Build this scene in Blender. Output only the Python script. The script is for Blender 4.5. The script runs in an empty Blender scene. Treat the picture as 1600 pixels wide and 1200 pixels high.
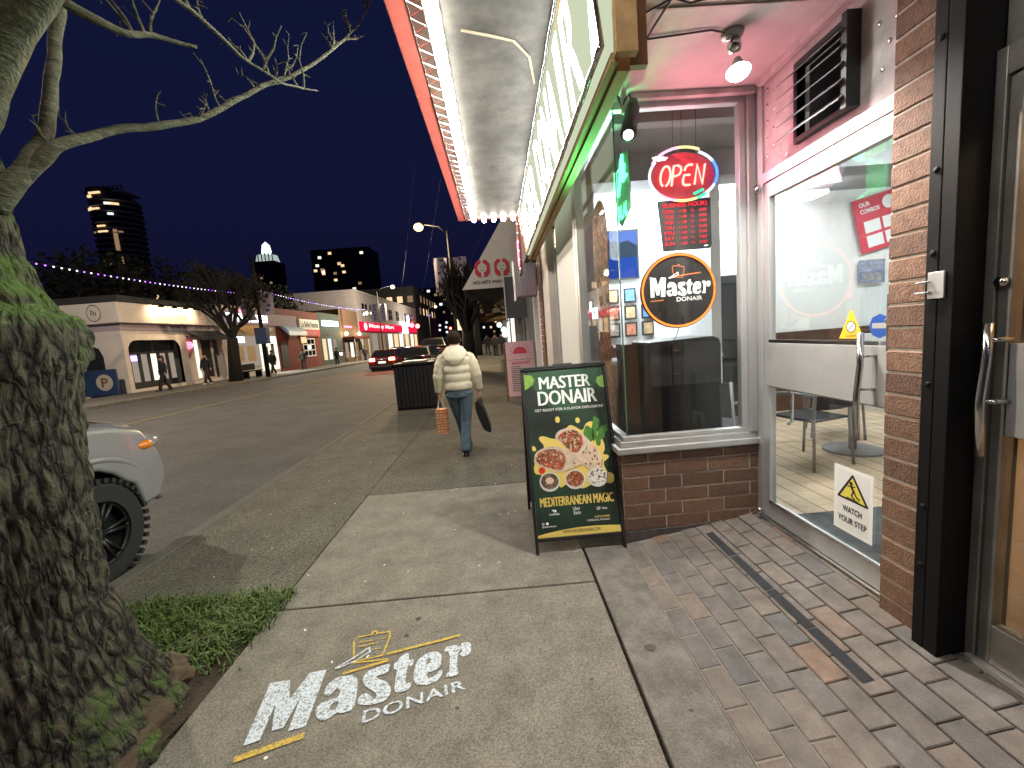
import bpy, bmesh, math, random
from mathutils import Vector, Matrix, noise
random.seed(11)
rad = math.radians
scn = bpy.context.scene
col = scn.collection

# ---------------------------------------------------------------- camera
cd = bpy.data.cameras.new('camera')
cam = bpy.data.objects.new('camera', cd); col.objects.link(cam)
cd.sensor_fit = 'HORIZONTAL'; cd.sensor_width = 36.0
cd.lens = 36.0 * 651.65 / 1600.0
cd.clip_start = 0.05; cd.clip_end = 2000
_r = Vector((0.99642038, -0.0348772, -0.07700657))
_u = Vector((0.08055974, 0.11564777, 0.99001804))
_f = Vector((0.02562342, 0.99267778, -0.1180435))
_m = Matrix((_r, _u, -_f)).transposed().to_4x4()
_m.translation = Vector((0, 0, 1.57))
cam.matrix_world = _m
scn.camera = cam

# ---------------------------------------------------------------- sky (after dusk), no sun left
world = bpy.data.worlds.new('World'); scn.world = world
world.use_nodes = True
wn = world.node_tree.nodes; wl = world.node_tree.links
sky = wn.new('ShaderNodeTexSky'); sky.sky_type = 'NISHITA'; sky.sun_disc = False
sky.sun_elevation = rad(-3.3); sky.sun_rotation = rad(180); sky.altitude = 50
sky.ozone_density = 3.0
# a dim after-dusk sky under an even navy town sky
sm = wn.new('ShaderNodeMix'); sm.data_type = 'RGBA'; sm.inputs[0].default_value = .72
sm.inputs[7].default_value = (.0068, .0098, .05, 1)
wl.new(sky.outputs[0], sm.inputs[6]); wl.new(sm.outputs[2], wn['Background'].inputs[0])
wn['Background'].inputs[1].default_value = 0.30

scn.view_settings.view_transform = 'Standard'
scn.view_settings.look = 'None'
scn.view_settings.gamma = 1.0
scn.view_settings.use_curve_mapping = False
scn.view_settings.exposure = 1.25
scn.cycles.use_denoising = True
scn.cycles.max_bounces = 8
scn.cycles.transparent_max_bounces = 16
scn.cycles.sample_clamp_indirect = 6.0
scn.cycles.caustics_reflective = False
scn.cycles.caustics_refractive = False
scn.cycles.use_light_tree = True

# ---------------------------------------------------------------- materials
MATS = {}
def mat(name, color=(.5, .5, .5), rough=.6, metal=0.0, var=0.0, vscale=6.0, bump=0.0, bscale=60.0,
        rnd=0.0, emit=None, estr=0.0, ramp=None, rramp=None, spec=.5, stretch=(1, 1, 1), color2=None, detail=6.0, coat=0.0, speck=0.0, sscale=300.):
    m = bpy.data.materials.new(name); m.use_nodes = True
    nt = m.node_tree; N = nt.nodes; L = nt.links
    b = N['Principled BSDF']
    b.inputs['Roughness'].default_value = rough
    b.inputs['Metallic'].default_value = metal
    b.inputs['Specular IOR Level'].default_value = spec
    b.inputs['Coat Weight'].default_value = coat
    c4 = (*color, 1)
    b.inputs['Base Color'].default_value = c4
    if emit is not None:
        b.inputs['Emission Color'].default_value = (*emit, 1)
        b.inputs['Emission Strength'].default_value = estr
    geo = N.new('ShaderNodeNewGeometry')
    mp = N.new('ShaderNodeMapping'); mp.inputs['Scale'].default_value = stretch
    L.new(geo.outputs['Position'], mp.inputs['Vector'])
    out = None
    def rgb(c):
        n = N.new('ShaderNodeRGB'); n.outputs[0].default_value = (*c, 1); return n.outputs[0]
    if rramp:
        oi = N.new('ShaderNodeObjectInfo'); cr = N.new('ShaderNodeValToRGB')
        cr.color_ramp.interpolation = 'LINEAR'
        els = cr.color_ramp.elements
        while len(els) < len(rramp): els.new(.5)
        for e, (p, c) in zip(els, rramp): e.position = p; e.color = (*c, 1)
        L.new(oi.outputs['Random'], cr.inputs[0]); out = cr.outputs[0]
    if ramp:
        nz = N.new('ShaderNodeTexNoise'); nz.inputs['Scale'].default_value = vscale; nz.inputs['Detail'].default_value = detail
        L.new(mp.outputs[0], nz.inputs['Vector'])
        cr = N.new('ShaderNodeValToRGB'); els = cr.color_ramp.elements
        while len(els) < len(ramp): els.new(.5)
        for e, (p, c) in zip(els, ramp): e.position = p; e.color = (*c, 1)
        L.new(nz.outputs['Fac'], cr.inputs[0]); out = cr.outputs[0]
    if var > 0:
        nz = N.new('ShaderNodeTexNoise'); nz.inputs['Scale'].default_value = vscale; nz.inputs['Detail'].default_value = detail
        nz.inputs['Roughness'].default_value = .65
        L.new(mp.outputs[0], nz.inputs['Vector'])
        mr = N.new('ShaderNodeMapRange'); mr.inputs['From Min'].default_value = .28; mr.inputs['From Max'].default_value = .72
        mr.inputs['To Min'].default_value = 1 - var; mr.inputs['To Max'].default_value = 1 + var * .6
        L.new(nz.outputs['Fac'], mr.inputs[0])
        mx = N.new('ShaderNodeMix'); mx.data_type = 'RGBA'; mx.blend_type = 'MULTIPLY'; mx.inputs[0].default_value = 1
        L.new(out if out else rgb(color), mx.inputs[6]); L.new(mr.outputs[0], mx.inputs[7]); out = mx.outputs[2]
    if speck > 0:
        vz = N.new('ShaderNodeTexVoronoi'); vz.inputs['Scale'].default_value = sscale
        L.new(geo.outputs['Position'], vz.inputs['Vector'])
        sep = N.new('ShaderNodeSeparateColor'); L.new(vz.outputs['Color'], sep.inputs[0])
        mr = N.new('ShaderNodeMapRange'); mr.inputs['To Min'].default_value = 1 - speck; mr.inputs['To Max'].default_value = 1 + speck
        L.new(sep.outputs[0], mr.inputs[0])
        mx = N.new('ShaderNodeMix'); mx.data_type = 'RGBA'; mx.blend_type = 'MULTIPLY'; mx.inputs[0].default_value = 1
        L.new(out if out else rgb(color), mx.inputs[6]); L.new(mr.outputs[0], mx.inputs[7]); out = mx.outputs[2]
    if rnd > 0:
        oi = N.new('ShaderNodeObjectInfo')
        mr = N.new('ShaderNodeMapRange'); mr.inputs['To Min'].default_value = 1 - rnd; mr.inputs['To Max'].default_value = 1 + rnd
        L.new(oi.outputs['Random'], mr.inputs[0])
        mx = N.new('ShaderNodeMix'); mx.data_type = 'RGBA'; mx.blend_type = 'MULTIPLY'; mx.inputs[0].default_value = 1
        L.new(out if out else rgb(color), mx.inputs[6]); L.new(mr.outputs[0], mx.inputs[7]); out = mx.outputs[2]
    if out: L.new(out, b.inputs['Base Color'])
    if bump > 0:
        nz = N.new('ShaderNodeTexNoise'); nz.inputs['Scale'].default_value = bscale; nz.inputs['Detail'].default_value = 5
        L.new(mp.outputs[0], nz.inputs['Vector'])
        bp = N.new('ShaderNodeBump'); bp.inputs['Strength'].default_value = bump; bp.inputs['Distance'].default_value = .01
        L.new(nz.outputs['Fac'], bp.inputs['Height']); L.new(bp.outputs[0], b.inputs['Normal'])
    MATS[name] = m
    return m

def emis(name, color, strength):
    m = bpy.data.materials.new(name); m.use_nodes = True
    N = m.node_tree.nodes; N.clear()
    e = N.new('ShaderNodeEmission'); e.inputs[0].default_value = (*color, 1); e.inputs[1].default_value = strength
    o = N.new('ShaderNodeOutputMaterial'); m.node_tree.links.new(e.outputs[0], o.inputs[0])
    MATS[name] = m
    return m

def glassmat(name, tint=(1, 1, 1), refl=1.0, rough=.0, base=.03):
    """thin sheet glass: clear with a Fresnel reflection"""
    m = bpy.data.materials.new(name); m.use_nodes = True
    N = m.node_tree.nodes; L = m.node_tree.links; N.clear()
    o = N.new('ShaderNodeOutputMaterial'); mx = N.new('ShaderNodeMixShader')
    t = N.new('ShaderNodeBsdfTransparent'); t.inputs[0].default_value = (*tint, 1)
    g = N.new('ShaderNodeBsdfGlossy'); g.inputs['Roughness'].default_value = rough; g.inputs[0].default_value = (refl, refl, refl, 1)
    lw = N.new('ShaderNodeLayerWeight'); lw.inputs[0].default_value = .5
    pw = N.new('ShaderNodeMath'); pw.operation = 'POWER'; pw.inputs[1].default_value = 4.0; L.new(lw.outputs['Facing'], pw.inputs[0])
    ma = N.new('ShaderNodeMath'); ma.operation = 'MULTIPLY_ADD'; ma.inputs[1].default_value = .7; ma.inputs[2].default_value = base; L.new(pw.outputs[0], ma.inputs[0])
    L.new(ma.outputs[0], mx.inputs[0]); L.new(t.outputs[0], mx.inputs[1]); L.new(g.outputs[0], mx.inputs[2]); L.new(mx.outputs[0], o.inputs[0])
    MATS[name] = m
    return m

# ground
mat('concrete', (.178, .162, .136), .85, var=.36, vscale=5.0, bump=.6, bscale=150, speck=.36, sscale=190, detail=14)
mat('concrete_old', (.15, .14, .125), .9, var=.5, vscale=7, bump=.5, bscale=90, speck=.25, sscale=260)
mat('aggregate', (.096, .089, .07), .8, var=.35, vscale=2.4, bump=.9, bscale=170, speck=.75, sscale=130)
mat('asphalt', (.072, .07, .071), .8, var=.35, vscale=1.2, bump=.6, bscale=220, speck=.5, sscale=120)
mat('kerb_stone', (.1, .093, .082), .85, var=.35, vscale=5, bump=.4, bscale=90, speck=.2)
mat('soil', (.035, .022, .013), .95, var=.5, vscale=14, bump=1, bscale=60)
mat('grass_blade', (.09, .17, .022), .7, ramp=[(.3, (.022, .045, .008)), (.45, (.05, .095, .014)), (.57, (.09, .145, .024)), (.66, (.17, .145, .06))], vscale=38)
mat('yellow_paint', (.27, .21, .09), .8, var=.7, vscale=10)
mat('paver', (.2, .15, .12), .75, rramp=[(0, (.1, .097, .097)), (.2, (.155, .13, .113)), (.42, (.122, .115, .112)), (.62, (.165, .133, .11)), (.8, (.14, .12, .108)), (.95, (.18, .124, .093)), (1, (.21, .125, .088))], var=.45, vscale=9, bump=.35, bscale=120, speck=.15, sscale=400)
mat('paver_joint', (.21, .195, .17), .95, var=.35, vscale=30, bump=.5, bscale=150)
mat('slip_tape', (.018, .02, .024), .9, var=.4, vscale=30, bump=.3, bscale=300)
mat('chalk_white', (.62, .68, .76), .9, ramp=[(.38, (.2, .19, .17)), (.5, (.5, .56, .64)), (1, (.66, .72, .8))], vscale=120)
mat('chalk_yellow', (.6, .42, .06), .9, ramp=[(.38, (.22, .18, .11)), (.52, (.52, .36, .05)), (1, (.62, .43, .08))], vscale=130)
mat('gum', (.06, .055, .05), .8); mat('petal', (.75, .72, .66), .8)
# building
mat('brick', (.2, .09, .055), .8, rramp=[(0, (.12, .066, .045)), (.4, (.165, .09, .058)), (.75, (.19, .103, .064)), (1, (.21, .118, .072))], var=.4, vscale=25, bump=.6, bscale=110, speck=.15, sscale=330)
mat('mortar', (.42, .38, .32), .95, var=.3, vscale=40, bump=.4, bscale=150)
mat('parging', (.085, .072, .068), .9, var=.5, vscale=12, bump=.6, bscale=60)
mat('aluminium', (.58, .58, .58), .42, metal=.65, var=.12, vscale=9, bump=.05, bscale=300, stretch=(1, 1, .2))
mat('steel_sheet', (.42, .42, .425), .5, metal=.35, var=.08, vscale=10, bump=.08, bscale=20)
mat('door_bronze', (.27, .255, .24), .45, metal=.7, var=.25, vscale=8)
mat('chrome', (.6, .6, .6), .2, metal=1)
mat('soffit_paint', (.55, .52, .5), .7, var=.18, vscale=3, bump=.25, bscale=30)
mat('panel_paint', (.52, .47, .47), .6, var=.35, vscale=9, bump=.2, bscale=25)
mat('canopy_soffit', (.06, .055, .046), .6, var=.8, vscale=4.5, bump=.3, bscale=9, detail=9)
mat('red_fascia', (.6, .12, .095), .6, var=.25, vscale=9)
mat('black_steel', (.004, .004, .005), .6, var=.2, spec=.2)
mat('black_plastic', (.012, .012, .013), .45)
mat('black_satin', (.016, .016, .017), .5, var=.3, vscale=4)
mat('wood_stud', (.42, .26, .12), .75, var=.3, vscale=14, stretch=(1, .12, 1), bump=.2, bscale=50)
mat('wood_dark', (.2, .09, .045), .75, var=.3, vscale=10)
mat('wood_floor', (.62, .48, .32), .45, var=.25, vscale=9, stretch=(.15, 1, 1))
mat('white_wall', (.72, .73, .72), .7, var=.05, vscale=2)
mat('cream_wall', (.72, .55, .36), .7, var=.1, vscale=2)
mat('grey_ceiling', (.3, .3, .31), .8, var=.15, vscale=2)
mat('wainscot', (.1, .05, .03), .5, var=.3, vscale=6)
mat('grey_mat', (.09, .1, .105), .95, var=.4, vscale=14, bump=.5, bscale=90)
mat('tin', (.3, .3, .31), .5, metal=.5)
glassmat('glass', (.97, .985, .98), .9)
glassmat('glass_door', (.93, .95, .945), 1.0, base=.075)
mat('glass_edge', (.06, .12, .1), .2)
mat('cable', (.015, .013, .013), .6)
mat('white_paint', (.75, .75, .74), .5, var=.06); mat('white_print', (.8, .8, .79), .6); mat('grey_print', (.35, .35, .35), .6)
mat('board_green', (.012, .03, .017), .45, ramp=[(.35, (.008, .014, .009)), (.65, (.016, .045, .024))], vscale=3, coat=.3)
mat('leaf_light', (.22, .38, .06), .5, var=.3, vscale=30); mat('leaf_dark', (.06, .2, .03), .5, var=.4, vscale=40)
mat('print_green', (.02, .075, .035), .5)
mat('print_yellow', (.72, .55, .13), .5); mat('tortilla', (.66, .5, .36), .6, var=.35, vscale=22)
def filling(name, cols, scale):
    m = mat(name, (.5, .2, .1), .5); nt = m.node_tree; N = nt.nodes; L = nt.links
    g = N.new('ShaderNodeNewGeometry'); v = N.new('ShaderNodeTexVoronoi'); v.inputs['Scale'].default_value = scale
    L.new(g.outputs['Position'], v.inputs['Vector'])
    s = N.new('ShaderNodeSeparateColor'); L.new(v.outputs['Color'], s.inputs[0])
    cr = N.new('ShaderNodeValToRGB'); cr.color_ramp.interpolation = 'CONSTANT'; els = cr.color_ramp.elements
    while len(els) < len(cols): els.new(.5)
    for i, (e, c) in enumerate(zip(els, cols)): e.position = i / len(cols); e.color = (*c, 1)
    L.new(s.outputs[0], cr.inputs[0]); L.new(cr.outputs[0], N['Principled BSDF'].inputs['Base Color'])
    return m
filling('wrap_filling', [(.3, .09, .04), (.12, .045, .025), (.55, .4, .26), (.5, .07, .03), (.22, .08, .04), (.4, .2, .1)], 62)
filling('bowl_olive', [(.09, .05, .03), (.14, .08, .05), (.06, .035, .02), (.2, .16, .09)], 70)
filling('bowl_meat', [(.3, .08, .03), (.18, .05, .02), (.5, .22, .1), (.1, .04, .02)], 80)
filling('bowl_rice', [(.75, .72, .65), (.1, .06, .05), (.7, .66, .6), (.6, .55, .5)], 95)
filling('kebab_meat', [(.22, .05, .025), (.06, .02, .012), (.42, .2, .11), (.28, .07, .035), (.12, .04, .02)], 30)
mat('tomato', (.55, .04, .02), .4); mat('bowl_glass', (.6, .6, .55), .3)
mat('sticker_yellow', (.75, .5, .04), .5); mat('sticker_blue', (.02, .08, .35), .5); mat('safety_yellow', (.72, .62, .1), .5); mat('black_print', (.01, .01, .01), .6)
mat('pink_paper', (.8, .52, .56), .6, var=.08, vscale=12); mat('red_print', (.62, .05, .08), .6)
# people
mat('skin', (.5, .28, .2), .5); mat('hair', (.02, .012, .009), .85, spec=.15, var=.4, vscale=60, stretch=(1, 1, .2))
mat('puffer', (.78, .7, .52), .55, bump=.25, bscale=30, var=.08, vscale=12)
mat('denim', (.1, .15, .2), .85, var=.35, vscale=16, bump=.2, bscale=200)
mat('dark_cloth', (.012, .012, .014), .85, var=.4, vscale=10); mat('dark_cloth2', (.03, .026, .028), .85, var=.4, vscale=10); mat('leather', (.012, .01, .01), .3)
mat('bag_orange', (.6, .17, .05), .6); mat('white_shoe', (.6, .6, .6), .6)
# vehicles
mat('car_silver', (.33, .335, .35), .3, metal=.45, coat=.6); mat('car_black', (.012, .012, .014), .2, coat=.8); mat('car_red', (.05, .006, .006), .25, coat=.8)
mat('rubber', (.016, .016, .017), .85, bump=.3, bscale=90); mat('rim_black', (.02, .02, .021), .4, metal=.5); mat('car_glass', (.01, .012, .014), .05)
mat('amber', (.7, .2, .02), .25); mat('lens', (.5, .5, .5), .08, metal=.6)
emis('tail_red', (1, .07, .04), 40); mat('tail_off', (.12, .01, .01), .2); emis('head_white', (1, .95, .85), 25); mat('plate', (.6, .6, .62), .5, emit=(1, .9, .85), estr=.5)  # plate emission stands in for the light of its plate lamps
# lights
emis('sign_white', (1, .985, .93), 14.0); emis('sign_green', (.62, .68, .48), .42); emis('sign_flame', (1, .4, .06), .6); emis('bulb_white', (1, .96, .86), 40)
emis('neon_red', (1, .3, .24), 1.6); emis('neon_red_deep', (1, .02, .045), .75); emis('neon_orange', (1, .22, .035), 1.1); emis('neon_pink', (1, .42, .66), .9)
emis('neon_white', (.75, .85, 1), .8); emis('neon_blue', (.08, .2, 1), 1.2); emis('neon_green', (.05, .8, .35), .9); emis('neon_yellow', (1, .75, .3), .8)
emis('halal_green', (.1, 1, .32), 2.2)
emis('lamp_face', (1, .97, .92), 60); emis('troffer', (.95, .99, 1), 11); emis('spot_white', (1, .98, .95), 12)
emis('street_lamp_glow', (1, .62, .22), 2.2); emis('street_lamp_white', (1, .8, .42), 2.2)
emis('win_warm', (1, .68, .36), .5); emis('win_cool', (.9, .95, 1), .55); emis('win_dim', (1, .65, .35), .12); emis('win_shop', (1, .9, .7), .6); emis('win_shop_dim', (.9, .75, .6), .16)
emis('purple_glow', (.3, .15, 1), 5); emis('purple_bulb', (.4, .12, 1), 2.2); emis('white_bulb', (.85, .85, 1), 1.8); emis('white_sign', (.9, .97, 1), 2.6); emis('cyan_sign', (.8, 1, .97), 2.2)
emis('pink_sign', (1, .12, .2), 3); emis('red_sign', (.55, .01, .04), .75); emis('red_sign_text', (1, .55, .55), 1.2); emis('red_light', (1, .06, .04), 12); emis('warm_glow', (1, .8, .4), 9)
emis('spire_white', (.85, 1, .92), .8); emis('crown_light', (.8, 1, .9), .22); emis('screen_blue', (.03, .1, .5), .5); emis('screen_sky', (.16, .28, .8), .5); emis('screen_hill', (.06, .1, .16), .5)
# far side
mat('stucco', (.66, .59, .55), .85, var=.12, vscale=2); mat('lilac_band', (.36, .3, .36), .85); mat('stucco_grey', (.26, .24, .27), .85, var=.15, vscale=1.5); mat('dark_frame', (.015, .02, .02), .5)
mat('red_wall', (.17, .02, .012), .8, var=.2, vscale=2); mat('dark_green_wall', (.03, .045, .042), .8); mat('brown_wall', (.1, .055, .035), .8, var=.2); mat('tower_dark', (.02, .021, .027), .8, var=.2, vscale=.2)
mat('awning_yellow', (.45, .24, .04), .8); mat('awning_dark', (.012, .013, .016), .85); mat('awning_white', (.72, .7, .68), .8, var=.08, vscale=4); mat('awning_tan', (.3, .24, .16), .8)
mat('blue_paint', (.02, .045, .12), .6); mat('pale_print', (.45, .42, .36), .7); mat('banner_cloth', (.3, .27, .36), .8, var=.1); mat('roof_dark', (.03, .03, .032), .9); mat('pole_dark', (.007, .007, .008), .7, spec=.2)
mat('bark', (.1, .09, .06), .95, var=.5, vscale=9); mat('bark_far', (.009, .008, .007), .95); mat('facade_dark', (.035, .035, .04), .8, var=.25, vscale=1.2); mat('grey_paint', (.13, .135, .15), .7)
mat('dark_red', (.1, .01, .012), .7); mat('foliage_dark', (.005, .006, .004), .95)

# ---------------------------------------------------------------- mesh helpers
def V(*a): return Vector(a)
class Fr:
    """a flat frame: origin, u axis, v axis; w = u x v points out of the front"""
    def __init__(s, o, u, v):
        s.o = Vector(o); s.u = Vector(u).normalized(); s.v = Vector(v).normalized(); s.w = s.u.cross(s.v)
    def p(s, a, b, c=0): return s.o + s.u * a + s.v * b + s.w * c

_tc = {}
def text_geo(body, bold=0.0, shear=0.0, space=1.0):
    k = (body, bold, shear, space)
    if k in _tc: return _tc[k]
    cu = bpy.data.curves.new('t', 'FONT'); cu.body = body; cu.offset = bold; cu.shear = shear; cu.resolution_u = 3; cu.space_character = space
    ob = bpy.data.objects.new('t', cu); col.objects.link(ob)
    dg = bpy.context.evaluated_depsgraph_get()
    me = bpy.data.meshes.new_from_object(ob.evaluated_get(dg))
    vs = [v.co.copy() for v in me.vertices]; fs = [list(p.vertices) for p in me.polygons]
    bpy.data.objects.remove(ob); bpy.data.curves.remove(cu); bpy.data.meshes.remove(me)
    if not vs: vs = [V(0, 0, 0), V(1, 0, 0), V(0, 1, 0)]; fs = [[0, 1, 2]]
    x0 = min(v.x for v in vs); x1 = max(v.x for v in vs); y0 = min(v.y for v in vs); y1 = max(v.y for v in vs)
    r = ([((v.x - x0) / (x1 - x0), (v.y - y0) / (y1 - y0)) for v in vs], fs)
    _tc[k] = r
    return r

class MB:
    def __init__(s): s.v = []; s.f = []
    def add(s, vs, fs):
        b = len(s.v); s.v += [tuple(v) for v in vs]; s.f += [[b + i for i in f] for f in fs]; return s
    def box(s, x0, x1, y0, y1, z0, z1):
        return s.add([(x0, y0, z0), (x1, y0, z0), (x1, y1, z0), (x0, y1, z0), (x0, y0, z1), (x1, y0, z1), (x1, y1, z1), (x0, y1, z1)],
                     [(0, 3, 2, 1), (4, 5, 6, 7), (0, 1, 5, 4), (1, 2, 6, 5), (2, 3, 7, 6), (3, 0, 4, 7)])
    def fbox(s, fr, u0, u1, v0, v1, w0, w1):
        c = [fr.p(u, v, w) for w in (w0, w1) for (u, v) in ((u0, v0), (u1, v0), (u1, v1), (u0, v1))]
        return s.add(c, [(0, 3, 2, 1), (4, 5, 6, 7), (0, 1, 5, 4), (1, 2, 6, 5), (2, 3, 7, 6), (3, 0, 4, 7)])
    def poly(s, fr, pts, w=0.0):
        return s.add([fr.p(a, b, w) for a, b in pts], [list(range(len(pts)))])
    def prism(s, fr, pts, w0, w1):
        n = len(pts)
        vs = [fr.p(a, b, w0) for a, b in pts] + [fr.p(a, b, w1) for a, b in pts]
        return s.add(vs, [list(range(n))[::-1], list(range(n, 2 * n))] + [(i, (i + 1) % n, n + (i + 1) % n, n + i) for i in range(n)])
    def disc(s, fr, u, v, r, w=0.0, n=28, ry=None, a0=0, a1=2 * math.pi):
        ry = ry or r
        return s.poly(fr, [(u + r * math.cos(2 * math.pi * i / n), v + ry * math.sin(2 * math.pi * i / n)) for i in range(n)], w)
    def ring(s, fr, u, v, r0, r1, w=0.0, n=40, k=1.0):
        vs = []
        for i in range(n):
            a = 2 * math.pi * i / n
            for r in (r0, r1): vs.append(fr.p(u + r * math.cos(a), v + k * r * math.sin(a), w))
        return s.add(vs, [(2 * i, 2 * i + 1, (2 * i + 3) % (2 * n), (2 * i + 2) % (2 * n)) for i in range(n)])
    def text(s, fr, body, u0, v0, w_, h_, w=0.0, bold=0.0, shear=0.0, space=1.0):
        vs, fs = text_geo(body, bold, shear, space)
        return s.add([fr.p(u0 + a * w_, v0 + b * h_, w) for a, b in vs], fs)
    def cyl(s, p0, p1, r0, r1=None, n=12):
        return s.tube([p0, p1], [r0, r0 if r1 is None else r1], n)
    def tube(s, pts, rads, n=8, ry=None, up=None, cap=True):
        pts = [Vector(p) for p in pts]; b = len(s.v); m = len(pts); prev = None
        for i, p in enumerate(pts):
            t = (pts[min(i + 1, m - 1)] - pts[max(i - 1, 0)])
            t = t.normalized() if t.length > 1e-9 else V(0, 0, 1)
            if up is not None: ax = Vector(up)
            elif prev is not None: ax = prev
            else: ax = V(1, 0, 0) if abs(t.x) < .9 else V(0, 1, 0)
            ax = (ax - t * ax.dot(t)).normalized(); prev = ax; bx = t.cross(ax)
            r = rads[i] if hasattr(rads, '__len__') else rads
            q = r if ry is None else (ry[i] if hasattr(ry, '__len__') else ry)
            for k in range(n):
                a = 2 * math.pi * k / n
                s.v.append(tuple(p + ax * (r * math.cos(a)) + bx * (q * math.sin(a))))
        for i in range(m - 1):
            for k in range(n):
                s.f.append([b + i * n + k, b + i * n + (k + 1) % n, b + (i + 1) * n + (k + 1) % n, b + (i + 1) * n + k])
        if cap:
            s.f.append([b + k for k in range(n)][::-1]); s.f.append([b + (m - 1) * n + k for k in range(n)])
        return s
    def sph(s, c, r, k=(1, 1, 1), nu=14, nv=9):
        c = Vector(c); b = len(s.v)
        s.v.append(tuple(c + V(0, 0, r * k[2])))
        for i in range(1, nv):
            th = math.pi * i / nv
            for j in range(nu):
                ph = 2 * math.pi * j / nu
                s.v.append(tuple(c + V(r * k[0] * math.sin(th) * math.cos(ph), r * k[1] * math.sin(th) * math.sin(ph), r * k[2] * math.cos(th))))
        s.v.append(tuple(c - V(0, 0, r * k[2])))
        e = len(s.v) - 1
        for j in range(nu): s.f.append([b, b + 1 + j, b + 1 + (j + 1) % nu])
        for i in range(nv - 2):
            for j in range(nu):
                a = b + 1 + i * nu
                s.f.append([a + j, a + nu + j, a + nu + (j + 1) % nu, a + (j + 1) % nu])
        a = b + 1 + (nv - 2) * nu
        for j in range(nu): s.f.append([a + j, e, a + (j + 1) % nu])
        return s
    def mesh(s, name, m, smooth=False):
        me = bpy.data.meshes.new(name); me.from_pydata(s.v, [], s.f); me.update()
        if smooth: me.polygons.foreach_set('use_smooth', [True] * len(me.polygons))
        if m: me.materials.append(MATS[m])
        return me
    def build(s, name, m, parent=None, smooth=False, bevel=0.0, seg=2):
        o = bpy.data.objects.new(name, s.mesh(name, m, smooth)); col.objects.link(o)
        par(o, parent)
        if bevel:
            b = o.modifiers.new('bevel', 'BEVEL'); b.width = bevel; b.segments = seg; b.limit_method = 'ANGLE'; b.angle_limit = rad(35)
        return o

EMP = {}
def par(o, parent):
    if parent is None: return
    o.parent = parent
    if parent.name in EMP: o.matrix_parent_inverse = EMP[parent.name].inverted()
def tag(o, label, cat, group=None):
    o['label'] = label; o['category'] = cat
    if group: o['group'] = group
    return o
def struct(o, label=None):
    o['kind'] = 'structure'
    if label: o['label'] = label
    return o
def thing(name, label, cat, loc=(0, 0, 0), group=None, local=False, rz=0.0):
    """an Empty at the thing's base; with local=True its parts are built in its own axes, else in world axes"""
    o = bpy.data.objects.new(name, None); col.objects.link(o); o.empty_display_size = .1
    o.location = loc; o.rotation_euler = (0, 0, rz)
    if not local: EMP[o.name] = Matrix.Translation(Vector(loc))
    return tag(o, label, cat, group)
def inst(name, me, parent, loc=(0, 0, 0), rot=None, scale=None):
    o = bpy.data.objects.new(name, me); col.objects.link(o)
    par(o, parent)
    o.location = loc
    if rot: o.rotation_euler = rot
    if scale: o.scale = scale
    return o
def lamp(name, kind, loc, energy, color=(1, 1, 1), size=.1, parent=None, look=None, sy=None, spread=None, cone=None):
    l = bpy.data.lights.new(name, kind); l.energy = energy; l.color = color
    if kind == 'AREA':
        l.size = size
        if sy: l.shape = 'RECTANGLE'; l.size_y = sy
        if spread: l.spread = rad(spread)
    else: l.shadow_soft_size = size
    if cone: l.spot_size = rad(cone); l.spot_blend = .6
    o = bpy.data.objects.new(name, l); col.objects.link(o)
    par(o, parent)
    o.location = loc
    if look is not None: o.rotation_euler = (Vector(look)).to_track_quat('-Z', 'Y').to_euler()
    return o

# ================================================================ GROUND
def pav(y): return .42 - .0125 * min(max(y, -30), 60)
def road_z(x, y):
    t = min(max((-2.85 - x) / 11.2, 0), 1)
    return -.12 + t * pav(y)
def sheet(name, m, x0, x1, y0, y1, zf, nx=2, ny=2, kind='structure', label=None):
    b = MB(); vs = []; fs = []
    for j in range(ny + 1):
        for i in range(nx + 1):
            x = x0 + (x1 - x0) * i / nx; y = y0 + (y1 - y0) * j / ny
            vs.append((x, y, zf(x, y)))
    for j in range(ny):
        for i in range(nx):
            a = j * (nx + 1) + i; fs.append((a, a + 1, a + nx + 2, a + nx + 1))
    b.add(vs, fs); o = b.build(name, m); o['kind'] = kind
    if label: o['label'] = label
    return o
sheet('ground', 'facade_dark', -900, 900, -300, 1500, lambda x, y: -1.6, label='dark ground reaching out to the horizon')
sheet('road', 'asphalt', -14.05, -2.84, -30, 160, road_z, 10, 60, label='dark asphalt two way road along the shops')
ln = MB()
for x0 in (-9.6,):
    vs = []; n = 60
    for j in range(n + 1):
        y = -30 + 190 * j / n
        vs += [(x0, y, road_z(x0, y) + .006), (x0 + .12, y, road_z(x0, y) + .006)]
    ln.add(vs, [(2 * j, 2 * j + 1, 2 * j + 3, 2 * j + 2) for j in range(n)])
struct(ln.build('road_marking', 'yellow_paint'), 'faded yellow centre line on the road')
k = MB(); k.box(-2.98, -2.84, -30, 160, -.3, .0)
struct(k.build('kerb', 'kerb_stone', bevel=.02), 'worn kerb of the near pavement')
b = MB(); vs = []
for j in range(61):
    y = -30 + 190 * j / 60
    vs += [(-18.2, y, pav(y)), (-14.05, y, pav(y)), (-14.05, y, pav(y) - .3)]
b.add(vs, [f for j in range(60) for f in ((3 * j, 3 * j + 1, 3 * j + 4, 3 * j + 3), (3 * j + 1, 3 * j + 2, 3 * j + 5, 3 * j + 4))])
struct(b.build('far_pavement', 'concrete_old'), 'dark pavement across the road')
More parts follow.
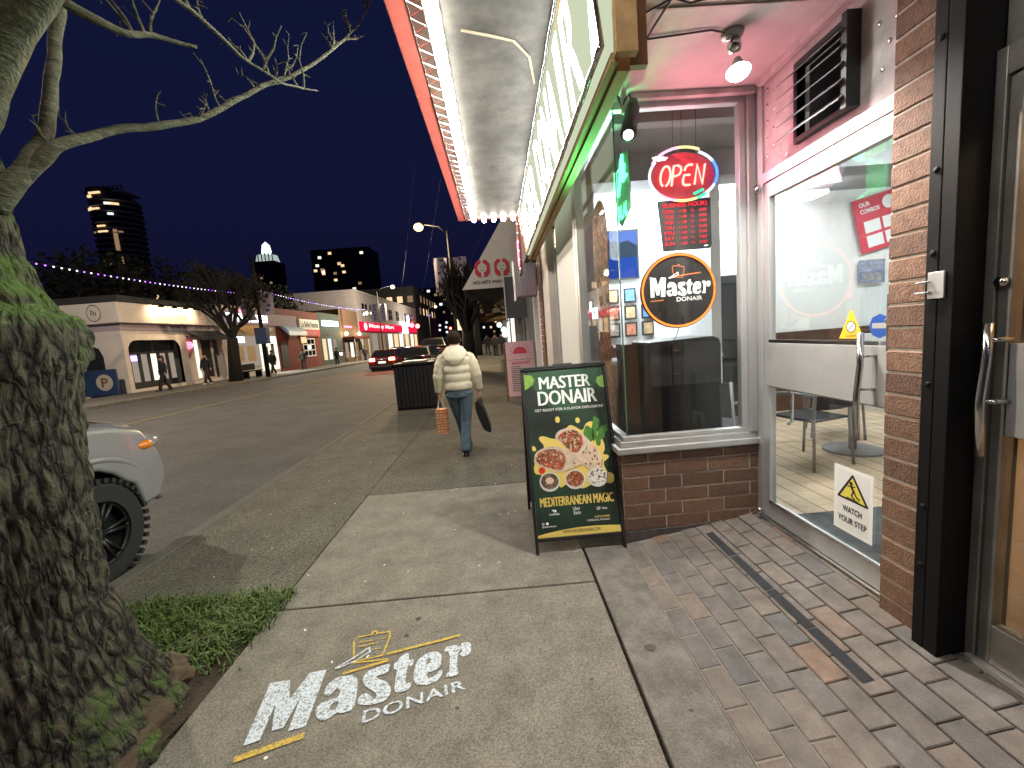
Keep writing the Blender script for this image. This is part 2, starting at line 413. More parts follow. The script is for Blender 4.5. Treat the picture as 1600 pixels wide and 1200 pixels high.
# near pavement: concrete slabs close by, exposed aggregate beyond and beside
pv = thing('pavement', 'near pavement of concrete slabs and exposed aggregate', 'pavement', (0, 4, 0)); pv['kind'] = 'structure'
for (x0, x1, y0, y1, m, nm) in [(-1.5, .487, .58, 2.428, 'concrete', 'concrete_slab'), (-1.5, .487, 2.44, 4.29, 'concrete', 'concrete_slab'), (-1.5, .487, -1.28, .568, 'concrete', 'concrete_slab'),
                            (-1.5, .487, -4, -1.29, 'concrete', 'concrete_slab')]:
    MB().box(x0, x1, y0, y1, -.16, 0).build(nm, m, pv, bevel=.008)
for (y0, y1) in ((-4, 1.19), (1.2, 2.84)):
    MB().box(.503, .785, y0, y1, -.16, .003).build('edge_slab', 'concrete_old', pv, bevel=.006)
for (x0, x1, y0, y1) in [(-2.838, -1.512, 2.56, 5.9), (-1.506, .9, 4.302, 5.9), (-2.838, -1.512, 5.91, 9.1), (-1.506, .9, 5.91, 9.1), (-2.838, -1.512, 9.11, 14), (-1.506, .9, 9.11, 14), (-2.838, .9, 14.01, 26), (-2.838, .9, 26.01, 160)]:
    MB().box(x0, x1, y0, y1, -.16, -.002).build('aggregate_slab', 'aggregate', pv, bevel=.005)
MB().box(.49, .9, 2.85, 4.3, -.16, -.001).build('aggregate_slab', 'aggregate', pv)
MB().box(-2.84, .92, -6, 60, -.3, -.03).build('joint_bed', 'soil', pv)
o = sheet('tree_pit', 'soil', -2.84, -1.5, -3, 2.57, lambda x, y: -.02 + .035 * noise.noise(V(x * 3, y * 3, 0)) + .09 * math.exp(-((x + 2.08) ** 2 + (y - 1.62) ** 2) / .25), 30, 80, label='bare soil strip round the tree')
# grass: a ragged patch at the far end of the soil strip
g = MB()
for i in range(6500):
    x = random.uniform(-2.8, -1.44); y = random.uniform(1.95, 2.62)
    if (x + 2.08) ** 2 + (y - 1.62) ** 2 < .2: continue
    if y < 2.02 + .25 * noise.noise(V(x * 4, 3, 0)) + (.18 if x > -1.6 else 0) and random.random() > .12: continue
    if x > -1.5 and random.random() > .5: continue
    if noise.noise(V(x * 6, y * 6, 2)) < -.28 and random.random() > .25: continue
    a = random.uniform(0, 6.28); h = random.uniform(.025, .115); l = random.uniform(.02, .12); w = random.uniform(.003, .006)
    d = V(math.cos(a), math.sin(a), 0); q = V(-d.y, d.x, 0) * w; p = V(x, y, -.02)
    g.add([p - q, p + q, p + d * l * .4 + V(0, 0, h * .7) + q * .8, p + d * l * .4 + V(0, 0, h * .7) - q * .8, p + d * l + V(0, 0, h * .85)], [(0, 1, 2, 3), (3, 2, 4)])
o = g.build('grass', 'grass_blade'); o['kind'] = 'stuff'; o['label'] = 'patch of short green grass by the tree'
# small litter, gum and petals on the ground
lt = MB()
for i in range(46):
    x = random.uniform(-2.7, .4); y = random.uniform(1.4, 7)
    fr = Fr((x, y, .004), (math.cos(i), math.sin(i), 0), (-math.sin(i), math.cos(i), .1))
    lt.disc(fr, 0, 0, random.uniform(.005, .012), 0, 6, random.uniform(.004, .008))
o = lt.build('petal_litter', 'petal'); o['kind'] = 'stuff'; o['label'] = 'pale petals scattered on the pavement'
gm = MB()
for (x, y, r) in [(-.58, 2.23, .016), (-.62, 2.1, .013), (-.85, 2.2, .006), (.62, 1.85, .03), (.3, 1.7, .008), (-.2, 2.9, .01), (.1, 3.3, .012), (-.9, 3.2, .01), (.66, 1.5, .012), (-.3, 1.62, .01)] + [(random.uniform(-1.4, .75), random.uniform(1.3, 4.2), random.uniform(.004, .011)) for _ in range(26)]:
    gm.disc(Fr((x, y, .005), (1, 0, 0), (0, 1, 0)), 0, 0, r, 0, 9, r * .7)
o = gm.build('gum_spots', 'gum'); o['kind'] = 'stuff'; o['label'] = 'dark gum spots stuck to the pavement'

# ---- painted logo on the pavement (outlines in the logo's own units: x along the baseline)
LOGO = {
 'M': [[(145,825),(300,467),(413,448),(408,560),(525,408),(620,390),(502,712),(400,742),(472,545),(372,722),(308,740),(328,588),(240,792)]],
 'a': [[(605,522),(622,478),(680,432),(755,418),(797,438),(796,500),(777,618),(692,642),(688,628),(645,660),(597,684),(560,662),(556,612),(600,572),(688,548),(698,505),(672,500),(640,536),(612,540)],[(690,566),(642,590),(636,618),(662,622),(684,598)]],
 's': [[(986,354),(966,412),(902,424),(908,442),(972,462),(990,512),(960,566),(884,590),(802,594),(794,566),(815,533),(845,523),(868,538),(888,562),(906,546),(898,520),(832,482),(824,440),(850,400),(912,374)]],
 't': [[(1035,318),(1090,289),(1085,336),(1117,328),(1111,366),(1080,374),(1064,472),(1098,460),(1101,490),(1060,516),(1012,523),(1003,492),(1021,386),(1000,391),(1004,350),(1026,345)]],
 'e': [[(1113,420),(1130,342),(1188,296),(1250,284),(1276,310),(1270,370),(1230,398),(1188,408),(1196,442),(1232,426),(1270,388),(1281,408),(1252,455),(1182,481),(1130,478),(1114,452)],[(1184,362),(1190,336),(1205,318),(1214,334),(1206,354)]],
 'r': [[(1290,262),(1358,247),(1365,266),(1398,232),(1438,234),(1444,282),(1420,312),(1388,316),(1374,300),(1396,286),(1380,274),(1364,302),(1360,380),(1371,419),(1300,437),(1300,415),(1320,400),(1318,286),(1290,291)]],
}
def _px2ground(x, y):
    d = _r * ((x * .275 + 340 - 800) / 651.65) - _u * ((y * .275 + 940 - 600) / 651.65) + _f
    k = -1.57 / d.z
    return (d.x * k, d.y * k)
def smooth_loop(p, it=1):
    for _ in range(it):
        q = []
        for i in range(len(p)):
            a = p[i]; c = p[(i + 1) % len(p)]
            q += [(a[0] * .78 + c[0] * .22, a[1] * .78 + c[1] * .22), (a[0] * .22 + c[0] * .78, a[1] * .22 + c[1] * .78)]
        p = q
    return p
LG = {}
for ch, loops in LOGO.items():
    LG[ch] = [[_px2ground(*q) for q in (smooth_loop(lp) if ch != 'M' else lp)] for lp in loops]
def tri_fill(loops):
    """fill an outline with holes"""
    bm = bmesh.new()
    for lp in loops:
        vs = [bm.verts.new((a, c, 0)) for a, c in lp]
        for i in range(len(vs)): bm.edges.new((vs[i], vs[(i + 1) % len(vs)]))
    bmesh.ops.triangle_fill(bm, edges=bm.edges[:], use_beauty=True)
    bm.verts.index_update()
    vs = [(v.co.x, v.co.y) for v in bm.verts]; fs = [[v.index for v in f.verts] for f in bm.faces]
    bm.free()
    return vs, fs
LGF = {ch: tri_fill(lp) for ch, lp in LG.items()}
def stroke(mb, fr, pts, wd, w=0.0):
    pts = [Vector((a, c)) for a, c in pts]
    for i in range(len(pts) - 1):
        d = (pts[i + 1] - pts[i]); n = V(-d.y, d.x).normalized() * wd / 2 if d.length else V(0, 0)
        e = d.normalized() * wd * .3
        mb.poly(fr, [tuple(pts[i] - n - e), tuple(pts[i + 1] - n + e), tuple(pts[i + 1] + n + e), tuple(pts[i] + n - e)], w + i * 1e-5)
gf = Fr((0, 0, .004), (1, 0, 0), (0, 1, 0))
pl = thing('pavement_logo', 'white and yellow logo Master Donair stencilled on the concrete slab', 'pavement logo', (-.6, 1.7, .003))
m = MB()
for ch, (vs, fs) in LGF.items(): m.add([gf.p(a, c) for a, c in vs], fs)
m.build('lettering', 'chalk_white', pl)
dn = MB(); vs, fs = text_geo('DONAIR', .012, 0, 1.05)
q00 = Vector(_px2ground(820, 700)); q10 = Vector(_px2ground(1412, 498)); q01 = Vector(_px2ground(828, 625)); q11 = Vector(_px2ground(1400, 442))
dn.add([gf.p(*((q00 * (1 - a) + q10 * a) * (1 - c) + (q01 * (1 - a) + q11 * a) * c)) for a, c in vs], fs)
dn.build('small_lettering', 'chalk_white', pl)
G_ = lambda l: [_px2ground(*q) for q in l]
ym = MB()
for l, w_ in (([(105, 900), (480, 768)], .028), ([(968, 300), (1375, 195)], .018)):
    q_ = MB(); stroke(q_, gf, G_(l), w_); q_.build('yellow_bar', 'chalk_yellow', pl)
SPIT = [(775, 330), (775, 232), (800, 206), (880, 190), (882, 172), (905, 170), (908, 186), (978, 172), (980, 200), (938, 308), (775, 345)]
stroke(ym, gf, G_(SPIT), .011); stroke(ym, gf, G_([(715, 412), (970, 338)]), .016); stroke(ym, gf, G_([(775, 352), (965, 330)]), .01)
for l in ([(805, 236), (880, 222)], [(860, 246), (915, 236)], [(800, 262), (850, 252)], [(880, 275), (925, 266)], [(935, 215), (955, 208)]): stroke(ym, gf, G_(l), .008)
ym.build('yellow_strokes', 'chalk_yellow', pl)
kn = MB(); KNIFE = [(672, 382), (770, 325), (862, 264), (868, 288), (785, 340), (680, 384)]
stroke(kn, gf, G_(KNIFE), .01, .0004)
kn.build('knife_outline', 'chalk_white', pl)
# the same logo squared up, for the round sign: baseline -> x, stems -> y
_o = Vector(_px2ground(145, 825)); _x = Vector(_px2ground(1371, 425)) - _o
_yv = Vector(_px2ground(300, 467)) - _o
_det = _x.x * _yv.y - _x.y * _yv.x
def logo_uv(p):
    d = Vector(p) - _o
    return ((d.x * _yv.y - d.y * _yv.x) / _det, (_x.x * d.y - _x.y * d.x) / _det)

# ---- brick paving of the entry, sloping up to the doors
def ramp(x): return max(0, min(1, (x - .79) / .98)) * .155
ep = thing('entry_paving', 'brick paved ramp rising to the shop doors', 'paving', (1.3, 1.6, 0)); ep['kind'] = 'structure'
b = MB(); b.add([(.787, -2.2, -.0026), (1.86, -2.2, ramp(1.86) - .0020), (1.86, 2.87, ramp(1.86) - .0020), (.787, 2.87, -.0026)], [(0, 1, 2, 3)])
b.build('joint_bed', 'paver_joint', ep)
slope = math.atan2(.155, .98)
pm = []
for v in range(3):
    bx = MB(); w = .1005; l = .1995
    bx.box(-w / 2, w / 2, -l / 2, l / 2, -.03, .0)
    me = bx.mesh('brick', 'paver'); bm = bmesh.new(); bm.from_mesh(me)
    bmesh.ops.bevel(bm, geom=[e for e in bm.edges if all(vv.co.z > -.001 for vv in e.verts)], offset=.004, segments=1, affect='EDGES')
    bm.to_mesh(me); bm.free(); pm.append(me)
row = 0
x = .79 + .052
while x < 1.83:
    y = -2.1 + (.1025 if row % 2 else 0) + random.uniform(-.02, .02)
    while y < 2.86:
        if y < 2.77 or True:
            o = inst('brick', pm[row % 3], ep, (x, y, ramp(x) + random.uniform(-.001, .0015)), (random.uniform(-.004, .004), -slope + random.uniform(-.007, .007), random.uniform(-.008, .008)))
        y += .205
    x += .1055; row += 1
for (y0, y1) in ((2.74, 2.32), (2.3, 1.98), (1.94, 1.5)):
    pass
tp = MB()
for (y0, y1) in ((1.46, 1.76), (1.765, 2.06), (2.07, 2.41), (2.42, 2.72)):
    tp.add([(1.335, y0, ramp(1.335) + .004), (1.385, y0, ramp(1.385) + .004), (1.385, y1, ramp(1.385) + .004), (1.335, y1, ramp(1.335) + .004)], [(0, 1, 2, 3)])
tp.build('slip_tape', 'slip_tape', ep)

# ================================================================ DONAIR SHOP FRONT
sb = thing('donair_shop', 'brick shop front with glass corner window and recessed glass door under a canopy', 'shop front', (1.3, 2.9, 0))
# brick bulkhead below the corner window
bw = MB(); bw.box(.8085, 1.80, 2.8475, 2.95, .1, .668).box(.8085, .93, 2.95, 4.2, .0, .668)
wall = bw.build('bulkhead_wall', 'mortar', sb)
brick_cache = {}
def brick_mesh(l, h, d=.03, ax='x'):
    k = (round(l, 3), round(h, 3), ax)
    if k not in brick_cache:
        bx = MB()
        if ax == 'x': bx.box(0, l, -d, 0, 0, h)
        else: bx.box(-d, 0, 0, l, 0, h)
        me = bx.mesh('brick', 'brick'); bm = bmesh.new(); bm.from_mesh(me)
        bmesh.ops.bevel(bm, geom=bm.edges[:], offset=.004, segments=1, affect='EDGES'); bm.to_mesh(me); bm.free()
        brick_cache[k] = me
    return brick_cache[k]
bh = .092
for c in range(6):
    z0 = .112 + c * .1 - .015
    h_ = bh if c < 5 else .058
    xs = [.81] + ([1.0, 1.24, 1.545, 1.80] if c % 2 else [1.12, 1.43, 1.735, 1.80])
    xs = [.812] + sorted(set(xs[1:]))
    for i in range(len(xs) - 1):
        inst('brick', brick_mesh(xs[i + 1] - xs[i] - .009, h_), wall, (xs[i], 2.873 + random.uniform(-.002, .001), z0))
    y = 2.85 + (.0 if c % 2 else -.15)
    first = True
    while y < 4.15:
        ln_ = .3; y0 = max(y, 2.85); y1 = min(y + ln_, 4.2)
        if y1 - y0 > .05: inst('brick', brick_mesh(y1 - y0 - .009, h_, ax='y'), wall, (.834, y0, z0))
        y += ln_
b = MB(); fr = Fr((.802, 2.842, 0), (1, 0, 0), (0, 0, 1))
b.prism(fr, [(0, -.02), (.97, -.02), (.97, .16), (.8, .118), (.6, .108), (.4, .096), (.2, .094), (0, .09)], -.06, .006)
b.box(.802, .9, 2.93, 4.2, -.02, .1)
b.build('parging', 'parging', sb)
# sills and window frame
sl = MB(); sl.box(.775, 1.80, 2.82, 2.97, .668, .712).box(.775, .95, 2.971, 4.2, .668, .712)
sl.build('sill', 'aluminium', sb, bevel=.006)
wf = MB()
wf.box(.81, 1.785, 2.845, 2.93, .713, .752).box(.83, 1.74, 2.862, 2.915, .753, .785)
wf.box(.81, .90, 2.931, 4.2, .713, .752).box(.83, .885, 2.931, 4.15, .753, .785)
wf.box(1.69, 1.735, 2.862, 2.915, .786, 2.955).box(1.736, 1.79, 2.84, 2.94, .753, 3.02)
wf.box(.81, 1.735, 2.862, 2.915, 2.956, 3.0).box(.83, .885, 2.916, 4.2, 2.956, 3.0)
wf.box(.82, .895, 4.06, 4.12, .753, 2.955).box(.815, .9, 4.13, 4.22, .0, 3.0)
wf.box(.80, .90, 2.84, 4.2, 3.001, 3.06)
wf.build('window_frame', 'aluminium', sb, bevel=.004)
MB().box(.8, .812, 2.83, 4.2, 3.061, 3.3).build('head_board', 'panel_paint', sb)
MB().box(.872, 1.69, 2.885, 2.891, .786, 2.955).build('window_pane', 'glass', sb)
MB().box(.856, .862, 2.885, 4.06, .786, 2.955).build('window_pane', 'glass', sb)
MB().box(.8625, .8715, 2.8855, 2.8905, .786, 2.955).build('glass_joint', 'glass_edge', sb)
# post between window and door
ps = MB(); ps.box(1.791, 1.86, 2.80, 2.95, .1, 3.02).box(1.775, 1.83, 2.755, 2.799, .1, 3.02).build('door_post', 'aluminium', sb, bevel=.004)
# entry soffit
sf = MB(); sf.box(.813, 1.9, -2.2, 2.838, 3.021, 3.06).build('soffit', 'soffit_paint', sb)
sf = MB(); sf.box(.95, 1.775, 2.80, 2.839, 2.985, 3.02).box(1.74, 1.775, 1.8, 2.75, 2.985, 3.02).build('soffit_trim', 'panel_paint', sb)
sf = MB(); sf.box(.812, 1.75, 2.1, 2.112, 3.012, 3.02).build('soffit_seam', 'panel_paint', sb)
# transom panel with louvred vent
X0 = 1.79
tpn = MB()
tpn.box(X0, X0 + .02, 1.80, 2.06, 2.47, 3.02).box(X0, X0 + .02, 2.44, 2.754, 2.47, 3.02).box(X0, X0 + .02, 2.0601, 2.4399, 2.47, 2.53).box(X0, X0 + .02, 2.0601, 2.4399, 2.9, 3.02)
tr = tpn.build('transom_panel', 'panel_paint', sb)
riv = MB().sph((0, 0, 0), .011, (.35, 1, 1), 8, 5).mesh('rivet', 'chrome', True)
for (y, z) in [(2.72, 2.95), (2.72, 2.86), (2.72, 2.76), (2.72, 2.66), (2.72, 2.56), (2.66, 2.91), (2.66, 2.81), (2.66, 2.7), (2.66, 2.6), (2.6, 2.53), (2.55, 2.5), (1.9, 2.9), (1.95, 2.8), (1.9, 2.7), (1.93, 2.6), (1.87, 2.78)]:
    inst('rivet', riv, tr, (X0 - .001, y, z))
vt = MB(); 
vt.box(X0 - .07, X0 + .02, 2.045, 2.075, 2.51, 2.93).box(X0 - .03, X0 + .02, 2.425, 2.45, 2.51, 2.93).box(X0 - .04, X0 + .02, 2.0751, 2.4249, 2.9, 2.925).box(X0 - .04, X0 + .02, 2.0751, 2.4249, 2.512, 2.535)
ve = vt.build('vent', 'dark_frame', sb)
MB().box(X0 + .1, X0 + .11, 2.0, 2.5, 2.45, 2.95).build('vent_back', 'black_plastic', ve)
lv = MB(); lv.add([(-.075, 0, -.03), (-.075, .44, -.03), (.02, .44, .035), (.02, 0, .035), (-.075, 0, -.036), (-.075, .44, -.036), (.02, .44, .029), (.02, 0, .029)], [(0, 1, 2, 3), (7, 6, 5, 4), (0, 4, 5, 1), (2, 6, 7, 3), (0, 3, 7, 4), (1, 5, 6, 2)])
lme = lv.mesh('slat', 'grey_paint')
for z in (2.585, 2.66, 2.735, 2.81, 2.88): inst('slat', lme, ve, (X0 - .02, 2.06, z))
# glass door
dr = MB()
DX = 1.775
dr.box(DX, DX + .045, 1.80, 2.752, 2.40, 2.465)
dr.build('door_header', 'aluminium', sb, bevel=.003)
d = MB()
d.box(DX, DX + .045, 2.69, 2.747, .175, 2.392).box(DX, DX + .045, 1.80, 1.855, .175, 2.392)
d.box(DX, DX + .045, 1.8551, 2.6899, 2.30, 2.392).box(DX, DX + .045, 1.8551, 2.6899, .175, .29).box(DX + .004, DX + .041, 1.8551, 2.6899, 1.09, 1.13).box(DX + .004, DX + .041, 1.8551, 2.6899, 1.36, 1.40)
door = d.build('door', 'aluminium', sb, bevel=.003)
MB().box(DX - .012, DX + .0035, 1.83, 2.7, 1.10, 1.385).build('push_plate', 'steel_sheet', door, bevel=.002)
MB().box(DX + .02, DX + .026, 1.856, 2.689, 1.401, 2.299).build('pane', 'glass_door', door)
MB().box(DX + .02, DX + .026, 1.856, 2.689, .291, 1.089).build('pane', 'glass_door', door)
for z_ in (.29, 1.386): MB().box(DX - .006, DX - .0005, 1.856, 2.69, z_, z_ + .02).build('glazing_bead', 'chrome', door)
MB().box(DX - .02, DX + .06, 1.80, 2.75, .13, .173).build('threshold', 'chrome', sb)
hd = MB(); hd.tube([(DX - .07, 1.93, .93), (DX - .075, 1.93, 1.15), (DX - .06, 1.93, 1.3), (DX - .06, 1.93, 1.45)], .014, 10)
for z in (1.18, 1.34): hd.cyl((DX - .063, 1.93, z), (DX - .01, 1.9, z), .008, n=8)
hd.build('door_handle', 'chrome', door, True)
for z in (2.37, .2):
    MB().cyl((DX - .03, 2.755, z - .025), (DX - .03, 2.755, z + .025), .018, n=12).build('hinge', 'chrome', door, True)
ph = MB(); ph.tube([(DX + .06, 2.6, .85), (DX + .09, 2.6, .87), (DX + .09, 2.6, 1.05), (DX + .06, 2.6, 1.07)], .01, 8); ph.build('inner_handle', 'chrome', door, True)
lk = MB(); lk.box(DX - .02, DX, 1.81, 1.845, 1.36, 1.62).cyl((DX - .03, 1.828, 1.5), (DX, 1.828, 1.5), .014); lk.build('lock', 'chrome', door, bevel=.003)
# stickers on the door (u runs towards the camera side so print reads from the street)
df = Fr((DX + .018, 2.69, 0), (0, -1, 0), (0, 0, 1))
st = MB(); st.fbox(df, .525, .765, .375, .735, 0, .001)
wst = st.build('step_notice', 'white_print', door)
t = MB(); t.fbox(df, .545, .745, .395, .715, .0012, .0015); t.build('notice_paper', 'white_paint', wst)
t = MB(); t.poly(df, [(.645, .706), (.638, .7), (.55, .566), (.552, .557), (.738, .557), (.74, .566), (.652, .7)], .002); t.build('triangle_border', 'black_print', wst)
t = MB(); t.poly(df, [(.645, .688), (.567, .568), (.723, .568)], .0026); t.build('triangle', 'safety_yellow', wst)
t = MB()
t.disc(df, .637, .655, .011, .0032, 10)
for l, w_ in (([(.637, .64), (.655, .615)], .014), ([(.655, .615), (.672, .59), (.69, .585)], .009), ([(.65, .612), (.64, .59), (.66, .575)], .009), ([(.64, .642), (.615, .635)], .006), ([(.642, .638), (.662, .645)], .006), ([(.61, .572), (.685, .572)], .005)): stroke(t, df, l, w_, .0032)
t.text(df, 'WATCH', .585, .49, .12, .033, .0032, .02); t.text(df, 'YOUR STEP', .555, .43, .18, .033, .0032, .02)
t.build('notice_print', 'black_print', wst)
t = MB(); t.poly(df, [(.54, 1.415), (.69, 1.415), (.615, 1.57)], 0); s1 = t.build('triangle_sticker', 'sticker_yellow', door)
t = MB(); t.disc(df, .615, 1.475, .028, .0006); t.build('sticker_disc', 'white_print', s1)
t = MB(); t.ring(df, .615, 1.475, .025, .029, .001); stroke(t, df, [(.595, 1.457), (.635, 1.493)], .004, .0012); t.text(df, 'ALARM', .585, 1.423, .06, .012, .001); t.build('sticker_print', 'black_print', s1)
t = MB(); t.disc(df, .775, 1.475, .058, 0, 8); s2 = t.build('octagon_sticker', 'sticker_blue', door)
t = MB(); t.fbox(df, .735, .815, 1.465, 1.49, .0004, .0008); t.build('sticker_print', 'grey_print', s2)
# brick pilaster between the doors
pw = MB(); pw.box(1.7165, 1.9, 1.597, 1.789, .1, 3.02); pil = pw.build('pilaster', 'mortar', sb)
z = .125; c = 0
while z < 3.0:
    h_ = min(.0965, 3.015 - z)
    if h_ > .02: inst('brick', brick_mesh(.2, h_ - .009, ax='y'), pil, (1.742 + random.uniform(-.002, .002), 1.594 + random.uniform(0, .004), z))
    z += .0965; c += 1
# ---- the steel door guide and the neighbouring door
gs = MB(); gs.box(1.665, 1.74, 1.545, 1.592, .1, 3.02).box(1.666, 1.9, 1.49, 1.544, .1, 3.02)
guide = thing('shutter_guide', 'black steel shutter guide bolted beside the brick pilaster', 'shutter guide', (1.7, 1.54, .1))
gp = gs.build('post', 'black_steel', guide, bevel=.003)
for z in (.5, .75, 1.25, 1.75, 2.05, 2.5, 2.85): inst('rivet', MATS and MB().sph((0, 0, 0), .012, (.5, 1, 1), 8, 5).mesh('bolt', 'black_steel', True), gp, (1.664, 1.565, z)).name = 'bolt'
lb = MB(); lb.box(1.657, 1.6655, 1.515, 1.575, 1.58, 1.68); lbo = lb.build('latch_plate', 'aluminium', guide, bevel=.002)
lb = MB()
for z in (1.605, 1.645): lb.cyl((1.65, 1.56, z), (1.65, 1.61, z), .005, n=8)
lb.build('latch_pin', 'chrome', lbo, True)
nd = thing('neighbour_door', 'dark bronze glass door of the neighbouring shop beside the black guide', 'door', (1.8, 1.2, .14))
d = MB(); X1 = 1.79
d.box(X1 - .01, X1 + .06, 1.455, 1.489, .14, 2.40).box(X1 - .01, X1 + .06, -.2, 1.4549, 2.305, 2.40)
d.build('door_frame', 'door_bronze', nd, bevel=.003)
d = MB(); d.box(X1, X1 + .045, 1.412, 1.452, .17, 2.30).box(X1, X1 + .045, .45, 1.4119, .17, .33).box(X1, X1 + .045, .45, 1.4119, 2.2, 2.30).box(X1, X1 + .045, .45, .55, .331, 2.199).box(X1 + .004, X1 + .04, .551, 1.4119, 1.08, 1.40)
lf = d.build('leaf', 'door_bronze', nd, bevel=.003)
MB().box(X1 + .02, X1 + .026, .551, 1.4115, .331, 1.079).build('pane', 'glass_door', lf)
MB().box(X1 + .02, X1 + .026, .551, 1.4115, 1.401, 2.199).build('pane', 'glass_door', lf)
MB().box(X1 - .01, X1 + .0, .551, 1.40, 1.075, 1.405).build('push_plate', 'steel_sheet', lf, bevel=.002)
hd = MB(); hd.tube([(X1 - .07, 1.425, 1.0), (X1 - .078, 1.425, 1.2), (X1 - .062, 1.425, 1.36), (X1 - .062, 1.425, 1.48)], .015, 10)
for z in (1.2, 1.42): hd.cyl((X1 - .07, 1.425, z), (X1 - .01, 1.39, z), .009, n=8)
hd.build('door_handle', 'chrome', lf, True)
MB().cyl((X1 - .02, 1.435, 1.62), (X1, 1.435, 1.62), .018, n=14).build('lock', 'chrome', lf, True)
MB().box(X1 - .03, X1 + .05, .45, 1.47, .135, .168).build('threshold', 'aluminium', nd)
MB().box(X1 + .02, X1 + .06, -.2, 1.486, 2.401, 3.02).build('transom', 'door_bronze', nd)
t = MB(); nf = Fr((X1 + .018, 1.43, 0), (0, -1, 0), (0, 0, 1))
t.poly(nf, smooth_loop([(.07, 1.62), (.05, 1.57), (.055, 1.50), (.12, 1.44), (.185, 1.5), (.19, 1.57), (.17, 1.62), (.12, 1.6)]), 0)
shd = t.build('shield_sticker', 'red_print', lf)
for i, (mm, v0, v1) in enumerate((('sticker_yellow', 1.55, 1.575), ('leaf_dark', 1.52, 1.55), ('sticker_blue', 1.49, 1.52), ('blue_paint', 1.465, 1.49))):
    t = MB(); t.poly(nf, [(.062 + .012 * i * (i > 1), v0), (.178 - .012 * i * (i > 1), v0), (.182 - .01 * i * (i > 1), v1), (.058 + .01 * i * (i > 1), v1)], .0006); t.build('sticker_stripe', mm, shd)
t = MB(); t.disc(nf, .11, 1.72, .045, 0); t.build('round_sticker', 'grey_print', lf)
nr = thing('neighbour_room', 'cream room behind the neighbouring glass door', 'room', (2.4, .8, .15)); nr['kind'] = 'structure'
r = MB(); r.add([(1.86, 1.5, .15), (3.4, 1.5, .15), (3.4, -.6, .15), (1.86, -.6, .15)], [(0, 1, 2, 3)]); r.build('floor', 'wood_floor', nr)
r = MB(); r.box(3.3, 3.4, -.6, 1.49, .151, 3).box(1.86, 3.3, 1.42, 1.49, .151, 3).box(1.86, 3.3, -.6, -.55, .151, 3).box(1.86, 3.4, -.6, 1.5, 3.001, 3.05); r.build('wall', 'cream_wall', nr)
r = MB(); r.box(2.0, 2.16, 1.2, 1.36, .152, .5).box(2.2, 3.3, 1.395, 1.419, .152, .28); r.build('skirting', 'cream_wall', nr, bevel=.006)
lamp('room_lamp', 'POINT', (2.4, .6, 2.7), 13, (1, .72, .42), .15, nr)
# ---- room behind the glass
rm = thing('shop_room', 'white walled room behind the shop glass', 'room', (3, 4, .16)); rm['kind'] = 'structure'
FZ = .16
MB().box(.93, 7.2, 2.96, 6.0, .1, FZ).box(1.83, 7.2, 1.62, 2.9599, .1, FZ).build('floor', 'wood_floor', rm)
MB().box(.93, 7.2, 5.9, 6.0, FZ, 3.3).box(7.1, 7.2, 1.62, 5.899, FZ, 3.3).box(1.86, 7.2, 1.52, 1.61, FZ, 3.3).box(.9, .93, 4.23, 5.899, FZ, 3.3).build('wall', 'white_wall', rm)
MB().box(.9, 7.2, 2.88, 6.0, 3.2, 3.25).box(1.83, 7.2, 1.6, 2.8799, 3.2, 3.25).build('ceiling', 'grey_ceiling', rm)
MB().box(.95, 7.0, 4.2, 4.5, 2.95, 3.199).box(.95, 7.0, 3.15, 3.25, 3.0, 3.199).build('ceiling_beam', 'grey_ceiling', rm)
MB().box(.94, 7.0, 5.86, 5.899, FZ, 1.3).build('wainscot', 'wainscot', rm)
MB().box(1.835, 2.75, 1.75, 2.72, FZ + .002, FZ + .012).build('door_mat', 'grey_mat', rm)
# floor boards read as joints in the floor
for x in [1.9 + .16 * i for i in range(32)]:
    MB().box(x, x + .006, 2.73, 5.85, FZ + .0005, FZ + .0015).build('board_joint', 'wainscot', rm)
for i, (x0, x1, y0, y1) in enumerate([(2.4, 3.6, 4.62, 4.92), (3.0, 4.3, 5.35, 5.65), (3.5, 4.7, 3.55, 3.85), (5.0, 6.2, 4.5, 4.8)]):
    t = tag(MB().box(x0, x1, y0, y1, 3.03 if y0 > 4 else 3.1, 3.07 if y0 > 4 else 3.14).build('ceiling_light', 'troffer'), ['long ceiling light nearest the window sign inside the shop', 'long ceiling light by the back wall of the shop', 'long ceiling light just inside the glass door', 'long ceiling light deep at the shop side'][i], 'ceiling light', 'ceiling lights in the shop')

# ================================================================ CANOPY, FASCIA SIGN, LAMPS
cn = thing('canopy', 'flat street canopy with red edge and a row of white bulbs underneath', 'canopy', (0, 2, 3.4))
c = MB(); nx, ny = 14, 90; vs = []; fs = []
for j in range(ny + 1):
    for i in range(nx + 1):
        x = -.26 + .76 * i / nx; y = -3 + 9.8 * j / ny
        vs.append((x, y, 3.4 + .006 * noise.noise(V(x * 6, y * 2.5, 1)) + .004 * noise.noise(V(x * 16, y * 9, 4))))
for j in range(ny):
    for i in range(nx):
        a = j * (nx + 1) + i; fs.append((a, a + nx + 1, a + nx + 2, a + 1))
c.add(vs, fs); c.box(-.45, .52, -3, 6.8, 3.43, 3.62)
c.build('soffit', 'canopy_soffit', cn, True)
MB().box(-.462, -.352, -3, 3.4, 3.385, 3.61).box(-.462, -.352, 3.404, 6.82, 3.388, 3.61).build('fascia', 'red_fascia', cn, bevel=.006)
MB().box(-.351, .52, 6.801, 6.83, 3.39, 3.61).build('end_fascia', 'dark_red', cn)
lat = MB(); n = 76
for i in range(n):
    y = -2.9 + i * .128
    lat.cyl((-.35, y, 3.388), (-.265, y + .064, 3.384), .003, n=5).cyl((-.265, y + .064, 3.384), (-.35, y + .128, 3.388), .003, n=5)
